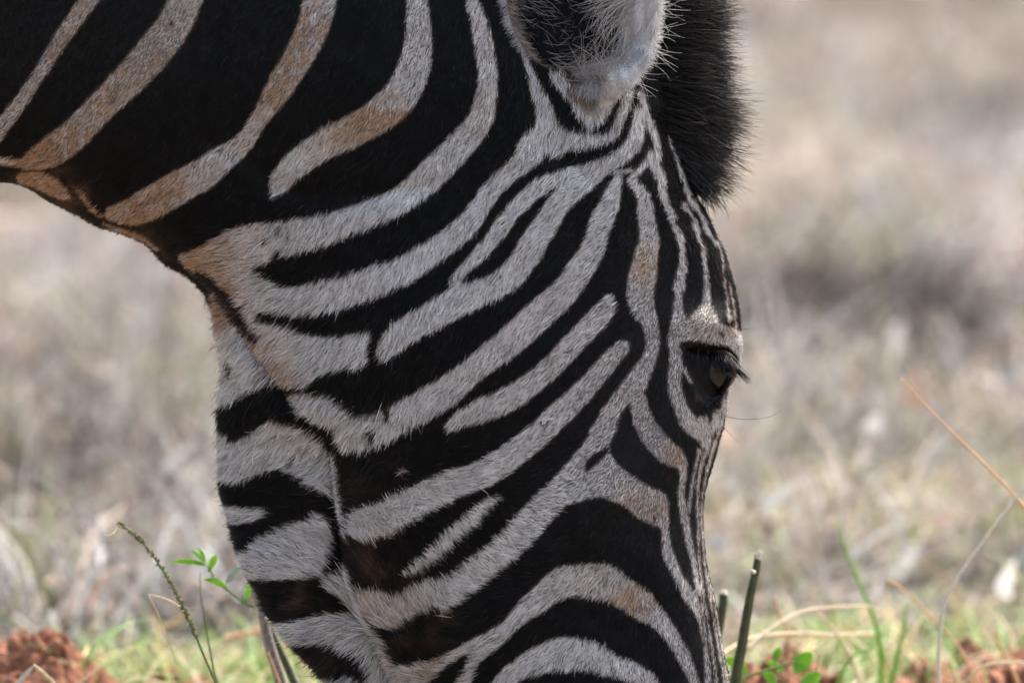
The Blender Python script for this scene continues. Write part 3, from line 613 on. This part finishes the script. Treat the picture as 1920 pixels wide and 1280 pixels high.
def lid(name, pts, r0, parent, lift):
    P = spline([(a, c, 0) for a, c in pts], 6); f = np.maximum(surf(P[:, 0], P[:, 1]), 6)
    dd = np.hypot(P[:, 0] - ex, P[:, 1] - ey); f2 = ef + np.sqrt(np.maximum((46 + lift) ** 2 - dd ** 2, 30)); f = np.maximum(f * .9, f2 * .97)
    q = loc(P[:, 0], P[:, 1], f) - np.array(eye.location)[None]; n = len(P); rr = r0 * S * np.sin(np.linspace(.22, math.pi - .22, n)) ** .6
    return tube(name, q, rr, M_lid, parent, 12), P, f
UL = [(1278,648),(1296,652),(1318,656),(1342,660),(1362,668),(1378,682),(1384,696)]
LL = [(1290,668),(1292,690),(1299,712),(1312,733),(1328,748),(1346,742),(1360,724),(1370,706)]
_, PU, FU = lid('eyelid', UL, 9, eye, 7)
lid('eyelid', LL, 6, eye, 3)
# lashes
rows2 = []
for k in range(130):
    q = round(R.uniform(.12, 1) * 16) / 16 + R.normal(0, .008); q = min(max(q, .12), 1) * (len(PU) - 1); i = int(min(q, len(PU) - 2)); x0, y0 = PU[i, 0] + R.normal(0, 2), PU[i, 1] + R.normal(0, 3); f0 = FU[i] + 6 + R.uniform(0, 4)
    tt = q / (len(PU) - 1); a = np.interp(tt, [.12, .45, .75, 1], [1.75, 1.45, 1.15, .9]) + R.normal(0, .07); Lh = np.interp(tt, [.12, .35, .6, .85, 1], [20, 40, 50, 42, 26]) * R.uniform(.55, 1.1)
    x1, y1 = x0 + Lh * .5 * math.cos(a), y0 + Lh * .5 * math.sin(a); x2, y2 = x0 + Lh * math.cos(a - .15), y0 + Lh * math.sin(a - .15)
    rows2.append([(x0, y0, f0), (x1, y1, f0 + 16), (x2, y2, f0 + 18)])
rows2 = [[(p[0], p[1], p[2]) for p in r] for r in rows2]
lash = loose('eyelashes', rows2, M_mane, eye, .75, shade=.005); lash.location = (-eye.location[0], -eye.location[1], -eye.location[2])
wh = [[(1335,768,70),(1365,781,90),(1402,785,110),(1440,780,120),(1464,766,130)],
      [(1330,826,70),(1352,800,60),(1366,812,50),(1386,831,50)], [(1388,616,10),(1402,617,12),(1416,616,14)]]
for r in wh: loose('whisker', [r], M_mane, zebra, .55, 14, .03)

# ------------------------------------------------------------------ ground
TP = math.tan(PITCH); CAMY = cam.location[1]; CAMZ = cam.location[2]
def at(px_, py_, y):
    """point of the vertical plane at depth y seen at a given place of the photograph"""
    sx_ = (px_ - 960) * S / D; sy_ = (640 - py_) * S / D
    d = np.array([sx_, math.cos(PITCH) + sy_ * math.sin(PITCH), -math.sin(PITCH) + sy_ * math.cos(PITCH)])
    k = (y - CAMY) / d[1]; return np.array([d[0] * k, y, CAMZ + d[2] * k])
def ground_z(x, y):
    x = np.asarray(x, float); y = np.asarray(y, float)
    z = .012 * noise2(x, y, .35, 51) + .006 * noise2(x, y, .09, 52) + .03 * noise2(x, y, 1.7, 53)
    return z * smooth((y - .15) / .5)
gxs = np.unique(np.r_[np.linspace(-600, -6, 14), np.linspace(-6, -1.2, 30), np.linspace(-1.2, 1.2, 161), np.linspace(1.2, 6, 30), np.linspace(6, 600, 14)])
gys = np.unique(np.r_[np.linspace(-60, -1, 14), np.linspace(-1, .2, 20), np.linspace(.2, 2.0, 121), np.linspace(2, 9, 120), np.linspace(9, 40, 30), np.linspace(40, 1200, 14)])
A, B = np.meshgrid(gxs, gys); Z = ground_z(A, B) * (np.abs(A) < 30); nx, ny = len(gxs), len(gys)
idx = np.arange(nx * ny).reshape(ny, nx)
M_soil = principled('red_soil', rough=.95, spec=.1, noise=(60, (.14, .06, .038), (.42, .205, .13)), bump=.8, bump_scale=160)
M_floor = principled('dry_ground', rough=.95, spec=.1, noise=(14, (.09, .06, .045), (.26, .20, .155)), bump=.8, bump_scale=60)
gnd = mesh_obj('ground', np.stack([A.ravel(), B.ravel(), Z.ravel()], 1), np.stack([idx[:-1, :-1].ravel(), idx[:-1, 1:].ravel(), idx[1:, 1:].ravel(), idx[1:, :-1].ravel()], 1), M_floor)
tag(gnd, kind='structure')

MOUNDS = []
def top_z(x, y):
    z = ground_z(x, y)
    for cx, cy, rx, ry, h in MOUNDS: z = np.maximum(z, h * np.cos(np.clip(np.hypot((x - cx) / rx, (y - cy) / ry), 0, 1) * math.pi / 2) ** .8 - .008)
    return z
def mound(cx, cy, rx, ry, hgt, seed):
    MOUNDS.append((cx, cy, rx, ry, hgt))
    n, mth = 70, 120; V = []; 
    r = np.linspace(0, 1, n)[:, None]; th = np.linspace(0, 2 * math.pi, mth, endpoint=False)[None]
    wob = 1 + .16 * noise2(np.cos(th) * 2 + 9, np.sin(th) * 2 + 9, .8, seed)
    X = cx + rx * r * wob * np.cos(th); Y = cy + ry * r * wob * np.sin(th)
    prof = np.cos(np.clip(r, 0, 1) * math.pi / 2) ** .8 + 0 * th
    lump = (np.abs(noise2(X, Y, .035, seed + 1)) * .026 + np.abs(noise2(X, Y, .016, seed + 2)) * .015 + noise2(X, Y, .006, seed + 3) * .004)
    Zm = prof * hgt * (1 + .25 * noise2(X, Y, .09, seed + 5)) + lump * smooth((1 - r) * 5) - .012
    X = X + noise2(Y, Zm, .012, seed + 7) * .006; Y = Y + noise2(X, Zm, .012, seed + 8) * .006
    V = np.stack([X.ravel(), Y.ravel(), Zm.ravel()], 1); I = np.arange(n * mth).reshape(n, mth); J = np.roll(I, -1, 1)
    o = mesh_obj('soil_mound', V, np.stack([I[:-1].ravel(), J[:-1].ravel(), J[1:].ravel(), I[1:].ravel()][::-1], 1), M_soil)
    return o
def mound_at(px_, top_py, y, wpx, ry, seed, label):
    p = at(px_, top_py, y); o = mound(p[0], y, wpx * S, ry, max(p[2] - .012, .02), seed); tag(o, label, 'soil mound', 'red soil mounds in the grass'); return o
mound_at(50, 1208, .42, 240, .17, 61, 'crumbly red soil mound at the far left below the throat')
mound_at(1470, 1222, .48, 150, .13, 64, 'low red soil mound just behind the cut green stem')
mound_at(1850, 1216, .5, 290, .19, 67, 'broad red soil mound under the leaning straw at the right edge')
mound_at(350, 1256, .55, 130, .1, 70, 'small red soil mound behind the seed stalk')

# ------------------------------------------------------------------ grass and litter
def blades(n, x, y, z, L, W, lean, col, name, seed, K=3, curve=.5, mat=None):
    r = np.random.default_rng(seed); az = r.uniform(0, 2 * math.pi, n); fa = az + math.pi / 2 + r.normal(0, .5, n)
    V = np.empty((n, K + 1, 2, 3)); 
    for k in range(K + 1):
        t = k / K; l = lean + curve * t * r.uniform(.5, 1.2, n) * 0 + curve * t
        l = np.clip(l, 0, 1.62); rr = L * t * np.sin(l); zz = L * t * np.cos(l)
        ww = W * (1 - t) ** .7 * .5 + (W * .04)
        cx_, cy_ = x + np.cos(az) * rr, y + np.sin(az) * rr
        for s, q in ((0, -1), (1, 1)):
            V[:, k, s, 0] = cx_ + q * ww * np.cos(fa); V[:, k, s, 1] = cy_ + q * ww * np.sin(fa); V[:, k, s, 2] = z + zz + q * ww * .25
    base = np.arange(n)[:, None] * (K + 1) * 2; f = []
    for k in range(K): f.append(np.stack([base[:, 0] + 2 * k, base[:, 0] + 2 * k + 1, base[:, 0] + 2 * k + 3, base[:, 0] + 2 * k + 2], 1))
    cc = np.repeat(col, (K + 1) * 2, 0)
    return mesh_obj(name, V.reshape(-1, 3), np.concatenate(f), mat or M_grass, cols=cc)
M_grass = principled('grass_blades', attr='tint', rough=.55, spec=.3, transl=.3)
def palette(n, P, w, r, var=.22, k=1.0):
    P = np.array(P) * k; w = np.array(w, float); c = P[r.choice(len(P), n, p=w / w.sum())] * (1 + r.normal(0, var, (n, 1))); return np.clip(c, .01, .85)
r = np.random.default_rng(77)
DRY = [(.49,.45,.415),(.41,.345,.30),(.54,.525,.51),(.30,.235,.20),(.48,.34,.26),(.30,.33,.15),(.62,.58,.52),(.10,.075,.055)]
n = 110000; y = .95 + 8.8 * r.random(n) ** .95; x = r.uniform(-1, 1, n) * (.65 + .16 * y)
patch = noise2(x, y, .16, 80) + .6 * noise2(x, y, .5, 81)
# a bare gap between tufts behind the eye
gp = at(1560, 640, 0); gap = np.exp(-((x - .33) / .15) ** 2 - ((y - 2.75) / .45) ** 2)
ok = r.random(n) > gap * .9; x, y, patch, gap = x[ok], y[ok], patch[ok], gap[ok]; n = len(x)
L = r.uniform(.04, .16, n) * np.clip(1 + .5 * patch, .4, 1.7); lean = np.clip(r.normal(.95 - .2 * patch, .4, n), 0, 1.5)
col = palette(n, DRY, [26, 20, 20, 10, 10, 6, 6, 8], r, k=.67)
big = noise2(x, y, .11, 85) + .7 * noise2(x, y, .3, 86)
col = col * np.clip(1 + .58 * big, .25, 2.0)[:, None] * (1 + .09 * noise2(x, y, .2, 87)[:, None] * np.array([[1, .1, -1.1]])); gr_ = smooth((noise2(x, y, .45, 83) - .35) / .4) * (r.random(n) < .55)
gr_ = np.maximum(gr_, .8 * (r.random(n) < .4) * smooth((2.6 - y) / 1.2) * smooth((x + .1) / .3 + .35) * smooth(noise2(x, y, .12, 84) + .6))
col = col * (1 - gr_[:, None]) + np.array([[.24, .27, .09]]) * gr_[:, None]
o = blades(n, x, y, ground_z(x, y), L, r.uniform(.002, .006, n), lean, col, 'dry_grass', 78, K=2)
tag(o, 'pale dry grass covering the ground behind the zebra', 'grass', kind='stuff')
# flat litter: leaves and chaff that make the soft bright blots
n = 1900; y = 1.0 + 8.6 * r.random(n); x = r.uniform(-1, 1, n) * (.65 + .16 * y)
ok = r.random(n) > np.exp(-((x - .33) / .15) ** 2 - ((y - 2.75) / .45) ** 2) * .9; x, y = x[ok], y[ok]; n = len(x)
col = palette(n, [(.66,.63,.58),(.56,.44,.34),(.5,.49,.46),(.36,.22,.15)], [4, 3, 3, 2], r, k=.6)
o = blades(n, x, y, ground_z(x, y) + r.uniform(.0, .06, n), r.uniform(.02, .06, n), r.uniform(.010, .022, n), r.uniform(.7, 1.5, n), col, 'leaf_litter', 79, K=2, curve=.2)
tag(o, 'fallen pale leaves and chaff lying in the dry grass', 'leaf litter', kind='stuff')
# bush added for a dim patch, its shade put into dark blade colours
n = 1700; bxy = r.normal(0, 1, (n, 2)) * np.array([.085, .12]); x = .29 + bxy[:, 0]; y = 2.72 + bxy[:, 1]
o = blades(n, x, y, ground_z(x, y), r.uniform(.05, .17, n), r.uniform(.002, .006, n), np.clip(r.normal(.6, .35, n), 0, 1.4), palette(n, [(.04,.035,.032),(.08,.065,.055),(.16,.13,.11)], [4, 3, 1], r), 'shade_patch_bush', 88, K=2)
tag(o, 'dark bush added to give the shaded patch to the right of the eye', 'bush')
# green grass near the animal
def green_patch(n, pxs, spread, yr, Lr, seed, name, label, dry=.7):
    r = np.random.default_rng(seed); X = []; Y = []
    c = r.choice(len(pxs), n); yy = r.uniform(yr[0], yr[1], n)
    xx = np.array([(pxs[i] - 960) for i in c]) * S * (1 + yy / 7) + r.normal(0, spread * S, n)
    LL_ = r.uniform(Lr[0], Lr[1], n) * (1 + .5 * noise2(xx, yy, .05, seed + 1))
    col = palette(n, [(.15,.28,.06),(.21,.33,.09),(.30,.40,.15),(.50,.38,.20),(.60,.50,.34)], [4, 5, 3, 5 * dry, 5 * dry], r)
    o = blades(n, xx, yy, top_z(xx, yy), LL_, r.uniform(.0015, .0042, n), np.clip(r.normal(.35, .3, n), 0, 1.3), col, name, seed + 2, K=4, curve=.75)
    return tag(o, label, 'grass', kind='stuff')
green_patch(1250, [160, 260, 330, 420, 470, 520, 560, 620], 42, (.25, .85), (.02, .08), 90, 'green_grass', 'fresh green grass tufts between the throat and the soil mound')
green_patch(900, [1400, 1480, 1560, 1610, 1660, 1720, 1800, 1880], 46, (.28, .95), (.02, .07), 94, 'green_grass', 'fresh green and straw grass tufts right of the muzzle')
green_patch(900, [100, 700, 1200, 1900, 1000], 220, (.6, 1.6), (.015, .05), 98, 'green_grass', 'short sparse green grass behind the head', .8)

# straw scraps lying on the bare soil
n = 700; x = r.uniform(-.45, .5, n) ; y = r.uniform(.22, 1.0, n)
o = blades(n, x, y, top_z(x, y) + .006, r.uniform(.01, .05, n), r.uniform(.0012, .0035, n), r.uniform(1.1, 1.55, n), palette(n, [(.62,.52,.38),(.5,.38,.25),(.4,.22,.13)], [3, 2, 2], r), 'straw_scraps', 89, K=2, curve=.2)
tag(o, 'short straw scraps strewn over the red soil', 'straw', kind='stuff')

# ------------------------------------------------------------------ single plants
def path3(pts):
    P = np.array([at(a, b_, c) for a, b_, c in pts]); return spline(P, 8)
def stem(name, pts, r0, r1, mat, label, cat, parent=None, seg=8, group=None):
    P = path3(pts); rr = np.linspace(r0, r1, len(P)) * S; o = tube(name, P, rr, mat, parent, seg)
    if label: tag(o, label, cat, group)
    return o
M_gst = principled('green_stem', noise=(300, (.17, .22, .07), (.32, .36, .14)), rough=.5, transl=.35)
M_dkst = principled('dark_green_stem', noise=(200, (.035, .05, .018), (.09, .10, .04)), rough=.45)
M_straw = principled('straw', noise=(400, (.58, .46, .28), (.80, .70, .52)), rough=.5, transl=.35)
M_tan = principled('tan_straw', noise=(400, (.66, .42, .24), (.78, .56, .34)), rough=.55, transl=.35)
M_bark = principled('grey_bark', noise=(350, (.20, .17, .15), (.50, .45, .41)), rough=.8, bump=.6, bump_scale=900)
M_leaf = principled('green_leaf', noise=(200, (.20, .40, .05), (.34, .56, .12)), rough=.35, transl=.55)
M_pale = principled('pale_leaf', noise=(200, (.5, .56, .5), (.66, .70, .66)), rough=.5, transl=.2)
M_cut = principled('cut_wood', noise=(500, (.6, .52, .38), (.8, .74, .62)), rough=.6)
M_seed = principled('grass_seeds', noise=(900, (.14, .14, .05), (.40, .38, .18)), rough=.6, transl=.3)

# seed stalk
st_pts = [(225,982,.06),(262,1010,.06),(300,1060,.06),(335,1120,.06),(362,1180,.06),(385,1235,.06),(408,1290,.06),(430,1380,.06),(452,1500,.06),(470,1600,.05)]
stalk = stem('seed_stalk', st_pts, 1.6, 3.2, M_gst, 'tall green grass stalk with dark seeds along its arching tip', 'grass stalk')
P = path3(st_pts); head = P[:38]; V = []; Fc = []
rs = np.random.default_rng(15)
for k in range(210):
    q = rs.random() ** 1.0 * (len(head) - 2); i = int(q); c = head[i] + (head[i + 1] - head[i]) * (q - i); t = head[i + 1] - head[i]; t /= np.linalg.norm(t)
    nrm = rs.normal(0, 1, 3); nrm -= nrm.dot(t) * t; nrm /= np.linalg.norm(nrm); d = (t * .8 * -1 + nrm * .7); d /= np.linalg.norm(d); l = rs.uniform(5, 9) * S; w = rs.uniform(1.4, 2.4) * S; c = c + nrm * 1.8 * S
    sd = np.cross(d, nrm); sd /= np.linalg.norm(sd); up = np.cross(sd, d); b0 = len(V)
    V += [c, c + d * l * .5 + sd * w, c + d * l * .5 - sd * w, c + d * l * .5 + up * w, c + d * l * .5 - up * w, c + d * l]
    Fc += [[b0, b0 + 1, b0 + 3], [b0, b0 + 3, b0 + 2], [b0, b0 + 2, b0 + 4], [b0, b0 + 4, b0 + 1], [b0 + 5, b0 + 3, b0 + 1], [b0 + 5, b0 + 2, b0 + 3], [b0 + 5, b0 + 4, b0 + 2], [b0 + 5, b0 + 1, b0 + 4]]
o = mesh_obj('seeds', V, Fc, M_seed, stalk); o['kind'] = 'stuff'
stem('awn', [(224,984,.06),(215,997,.055),(206,1003,.05),(194,1003,.05)], 1.6, .8, M_straw, None, None, stalk)
for k in range(10):
    q = 6 + 3 * k; c = P[min(q, 36)]; o = tube('anther', [c, c + np.array([-4, -3, -4 - 3 * (k % 2)]) * S, c + np.array([-7, -4, -9]) * S], np.array([.8, 1.3, .8]) * S, M_cut, stalk, 6)
stem('grass_blade', [(375,1070,.1),(376,1110,.1),(383,1160,.1),(392,1210,.1),(402,1260,.1),(412,1300,.1),(425,1400,.09),(436,1590,.05)], .8, 3.2, M_gst, 'thin upright green blade just right of the seed stalk', 'grass blade')
stem('bent_stem', [(330,1242,.09),(312,1190,.09),(296,1150,.09),(280,1117,.09),(286,1116,.085),(310,1122,.08),(335,1136,.07),(356,1165,.06)], 1.0, 1.6, M_straw, 'thin dry stem folded sharply beside the seed stalk', 'grass stalk')
# woody stem and the dark stem behind it
wood = stem('woody_stem', [(462,1062,.14),(478,1100,.14),(492,1150,.14),(503,1200,.14),(518,1250,.14),(530,1290,.14),(556,1400,.13),(600,1600,.1)], 8, 13.5, M_bark, 'grey woody stem leaning behind the throat', 'stem', seg=14)
stem('node', [(500,1158,.125),(506,1160,.12),(512,1162,.12)], 5, 4, M_cut, None, None, wood, 8)
stem('side_stem', [(500,1160,.17),(512,1190,.17),(530,1230,.17),(548,1270,.17),(570,1320,.16),(640,1600,.1)], 5, 10, M_dkst, 'dark green stem leaning right beside the grey woody stem', 'stem', seg=10)
stem('narrow_straw', [(503,1222,.11),(515,1255,.11),(528,1290,.11),(560,1400,.1),(590,1600,.06)], 2, 3, M_tan, 'narrow orange straw against the grey woody stem', 'grass blade')
# leafy plant
plant = stem('leafy_plant', [(392,1060,.12),(400,1082,.12),(412,1094,.12),(428,1106,.12),(448,1122,.12),(462,1132,.13),(482,1142,.15),(505,1180,.2),(530,1300,.24),(560,1560,.24)], 1.8, 3.2, M_gst, 'small plant with bright green leaves by the grey woody stem', 'plant')
def leaf(name, base, tip, wpx, mat, parent, sag=6, dep=.0):
    a = at(*base); b_ = at(*tip); n = 9; V = []; ax = b_ - a; ln = np.linalg.norm(ax); ax /= ln
    sd = np.cross(ax, np.array([.25, 1, .35])); sd /= np.linalg.norm(sd); up = np.cross(sd, ax)
    for k in range(n):
        t = k / (n - 1); wv = wpx * S * math.sin(math.pi * min(1, t * .92 + .04)) ** .8; c = a + ax * ln * t + up * math.sin(math.pi * t) * sag * S
        V += [c + sd * wv + up * wv * .35, c, c - sd * wv + up * wv * .35]
    n3 = len(V); V = V + [v - up * .5 * S for v in V]; Fc = []
    for k in range(n - 1):
        for j in (0, 1):
            q = 3 * k + j; Fc.append([q, q + 1, q + 4, q + 3]); Fc.append([n3 + q + 3, n3 + q + 4, n3 + q + 1, n3 + q])
    return mesh_obj(name, V, Fc, mat, parent)
for b_, t_, w_, mt in [((390,1060,.12),(322,1053,.11),6,M_leaf),((386,1062,.12),(358,1030,.13),5,M_leaf),((390,1072,.12),(404,1040,.11),6.5,M_leaf),((384,1052,.12),(370,1026,.12),3.5,M_leaf),((427,1104,.12),(380,1086,.10),8.5,M_leaf),
                       ((458,1130,.13),(467,1096,.12),6,M_leaf),((424,1092,.13),(452,1060,.13),8,M_pale),((450,1132,.13),(420,1112,.14),7,M_pale),((468,1140,.14),(484,1150,.13),5,M_pale)]: leaf('leaf', b_, t_, w_, mt, plant)
# white folded blade in the lower left corner
fold = leaf('folded_blade', (25,1290,.12), (64,1246,.12), 5, M_cut, None, 2); tag(fold, 'pale folded grass blade in front of the left soil mound', 'grass blade')
stem('bent_end', [(62,1246,.12),(76,1256,.12),(88,1268,.12),(106,1290,.12),(160,1400,.1),(175,1590,.06)], 3, 4, M_straw, None, None, fold)
# cut stems right of the nose
cs = stem('cut_stem', [(1422,1040,.1),(1417,1070,.1),(1408,1110,.1),(1399,1160,.1),(1391,1210,.1),(1383,1250,.1),(1376,1300,.1),(1360,1420,.1),(1345,1590,.08)], 7, 12.5, M_dkst, 'tall dark green stem cut off at the top beside the nose', 'stem', seg=12, group='cut stems beside the nose')
stem('cut_end', [(1427,1033,.099),(1421,1048,.098)], 4, 6.5, M_cut, None, None, cs, 10); stem('bud', [(1414,1072,.085),(1410,1070,.08)], 4, 3, M_cut, None, None, cs, 8)
cs = stem('cut_stem', [(1357,1112,.2),(1354,1140,.2),(1346,1180,.2),(1335,1230,.2),(1320,1300,.2),(1300,1580,.18)], 8, 13, M_dkst, 'short dark green cut stem half hidden by the nose', 'stem', seg=12, group='cut stems beside the nose')
stem('cut_end', [(1359,1105,.199),(1357,1114,.198)], 5, 7.5, M_cut, None, None, cs, 10)
# straws on the right
stem('dry_straw', [(1690,710,.22),(1740,765,.22),(1800,825,.22),(1860,885,.22),(1925,955,.22),(2050,1120,.22),(2200,1480,.2)], 1.6, 3.6, M_tan, 'orange brown straw slanting down to the right edge at eye level', 'straw')
stem('straw_stalk', [(1985,828,.2),(1920,912,.2),(1865,985,.2),(1830,1033,.2),(1795,1085,.2),(1772,1128,.2),(1762,1190,.2),(1760,1280,.2),(1758,1400,.2),(1757,1570,.2)], 2.4, 4.2, M_cut, 'long pale straw stalk rising to the right edge', 'straw')
for i, (pts, r0, r1, mt, lb) in enumerate([
 ([(1663,1085,.35),(1700,1110,.35),(1740,1150,.35),(1800,1215,.35),(1850,1330,.35),(1880,1500,.35)], 2, 3, M_tan, 'thin orange straw left of the long pale stalk'),
 ([(1452,1118,.4),(1462,1150,.4),(1474,1180,.4),(1480,1230,.4),(1486,1400,.4)], 2.5, 3.5, M_tan, 'short orange straw standing behind the tall cut stem'),
 ([(1400,1215,.3),(1450,1175,.32),(1500,1148,.34),(1560,1138,.36),(1630,1136,.4)], 3.5, 3, M_straw, 'pale curved straw arching over the low soil mound'),
 ([(1330,1245,.3),(1400,1200,.33),(1480,1188,.36),(1560,1190,.4),(1636,1188,.45)], 5, 4, M_straw, 'thick pale straw lying level above the low soil mound'),
 ([(1520,1140,.38),(1550,1165,.38),(1590,1220,.38),(1620,1300,.38)], 2.5, 3.5, M_straw, 'straw slanting down to the right into the green tuft'),
 ([(1520,1310,.25),(1530,1260,.25),(1537,1222,.25)], 4, 2.5, M_straw, 'short pale straw standing in front of the broad green leaf'),
 ([(1800,1290,.3),(1840,1250,.3),(1900,1242,.3),(1960,1246,.3)], 3, 3, M_straw, 'pale straw lying on the right soil mound'),
 ([(1862,1180,.35),(1880,1220,.35),(1905,1270,.35),(1925,1330,.35)], 3, 4, M_tan, 'orange straw leaning on the right soil mound'),
 ([(330,1290,.5),(250,1272,.5),(215,1290,.5)], 5, 4, M_straw, 'pale straw lying behind the seed stalk'),
 ([(300,1180,.7),(330,1165,.7),(352,1148,.7)], 4, 3, M_tan, 'blurred orange straw behind the seed stalk'),
 ([(420,1195,.6),(455,1188,.6),(490,1180,.6),(520,1186,.6)], 6, 4, M_tan, 'blurred orange straw behind the grey woody stem'),
 ([(1482,700,1.9),(1462,800,1.9),(1425,900,1.9),(1390,980,1.9),(1330,1080,1.9)], 5, 8, M_bark, 'blurred grey branch leaning behind the nose')]):
    stem('lying_straw' if i in (3, 6, 8) else ('leaning_branch' if i == 11 else 'dry_straw'), pts, r0, r1, mt, lb, 'branch' if i == 11 else 'straw')
for i, (pts, lb) in enumerate([([(1570,980,.5),(1590,1040,.5),(1610,1090,.5),(1635,1150,.5),(1650,1210,.5),(1655,1330,.5)], 'long green blade curving up from the green tuft'),
                ([(1700,1130,.45),(1695,1180,.45),(1680,1240,.45),(1660,1330,.45)], 'short green blade right of the long curving one'),
                ([(1560,1330,.35),(1575,1270,.35),(1600,1230,.35),(1640,1215,.35)], 'green blade bending right above the soil')]):
    stem('green_blade', pts, 1.5 if i < 2 else 5, 6 if i < 2 else 1.5, M_leaf, lb, 'grass blade')
# broad leaves low on the right
herb = stem('ground_herb', [(1330,1300,.22),(1400,1268,.22),(1450,1252,.22),(1490,1240,.22)], 4, 2.5, M_gst, 'low herb with broad bright leaves at the foot of the cut stem', 'plant')
for b_, t_, w_ in [((1490,1262,.22),(1520,1222,.22),17),((1400,1262,.2),(1360,1235,.2),15),((1430,1262,.2),(1455,1292,.18),16),((1470,1262,.22),(1436,1242,.24),10),((1395,1275,.2),(1340,1290,.18),14),((1500,1290,.2),(1540,1262,.2),15),((1450,1240,.25),(1462,1212,.25),8)]: leaf('leaf', b_, t_, w_, M_leaf, herb, 4)
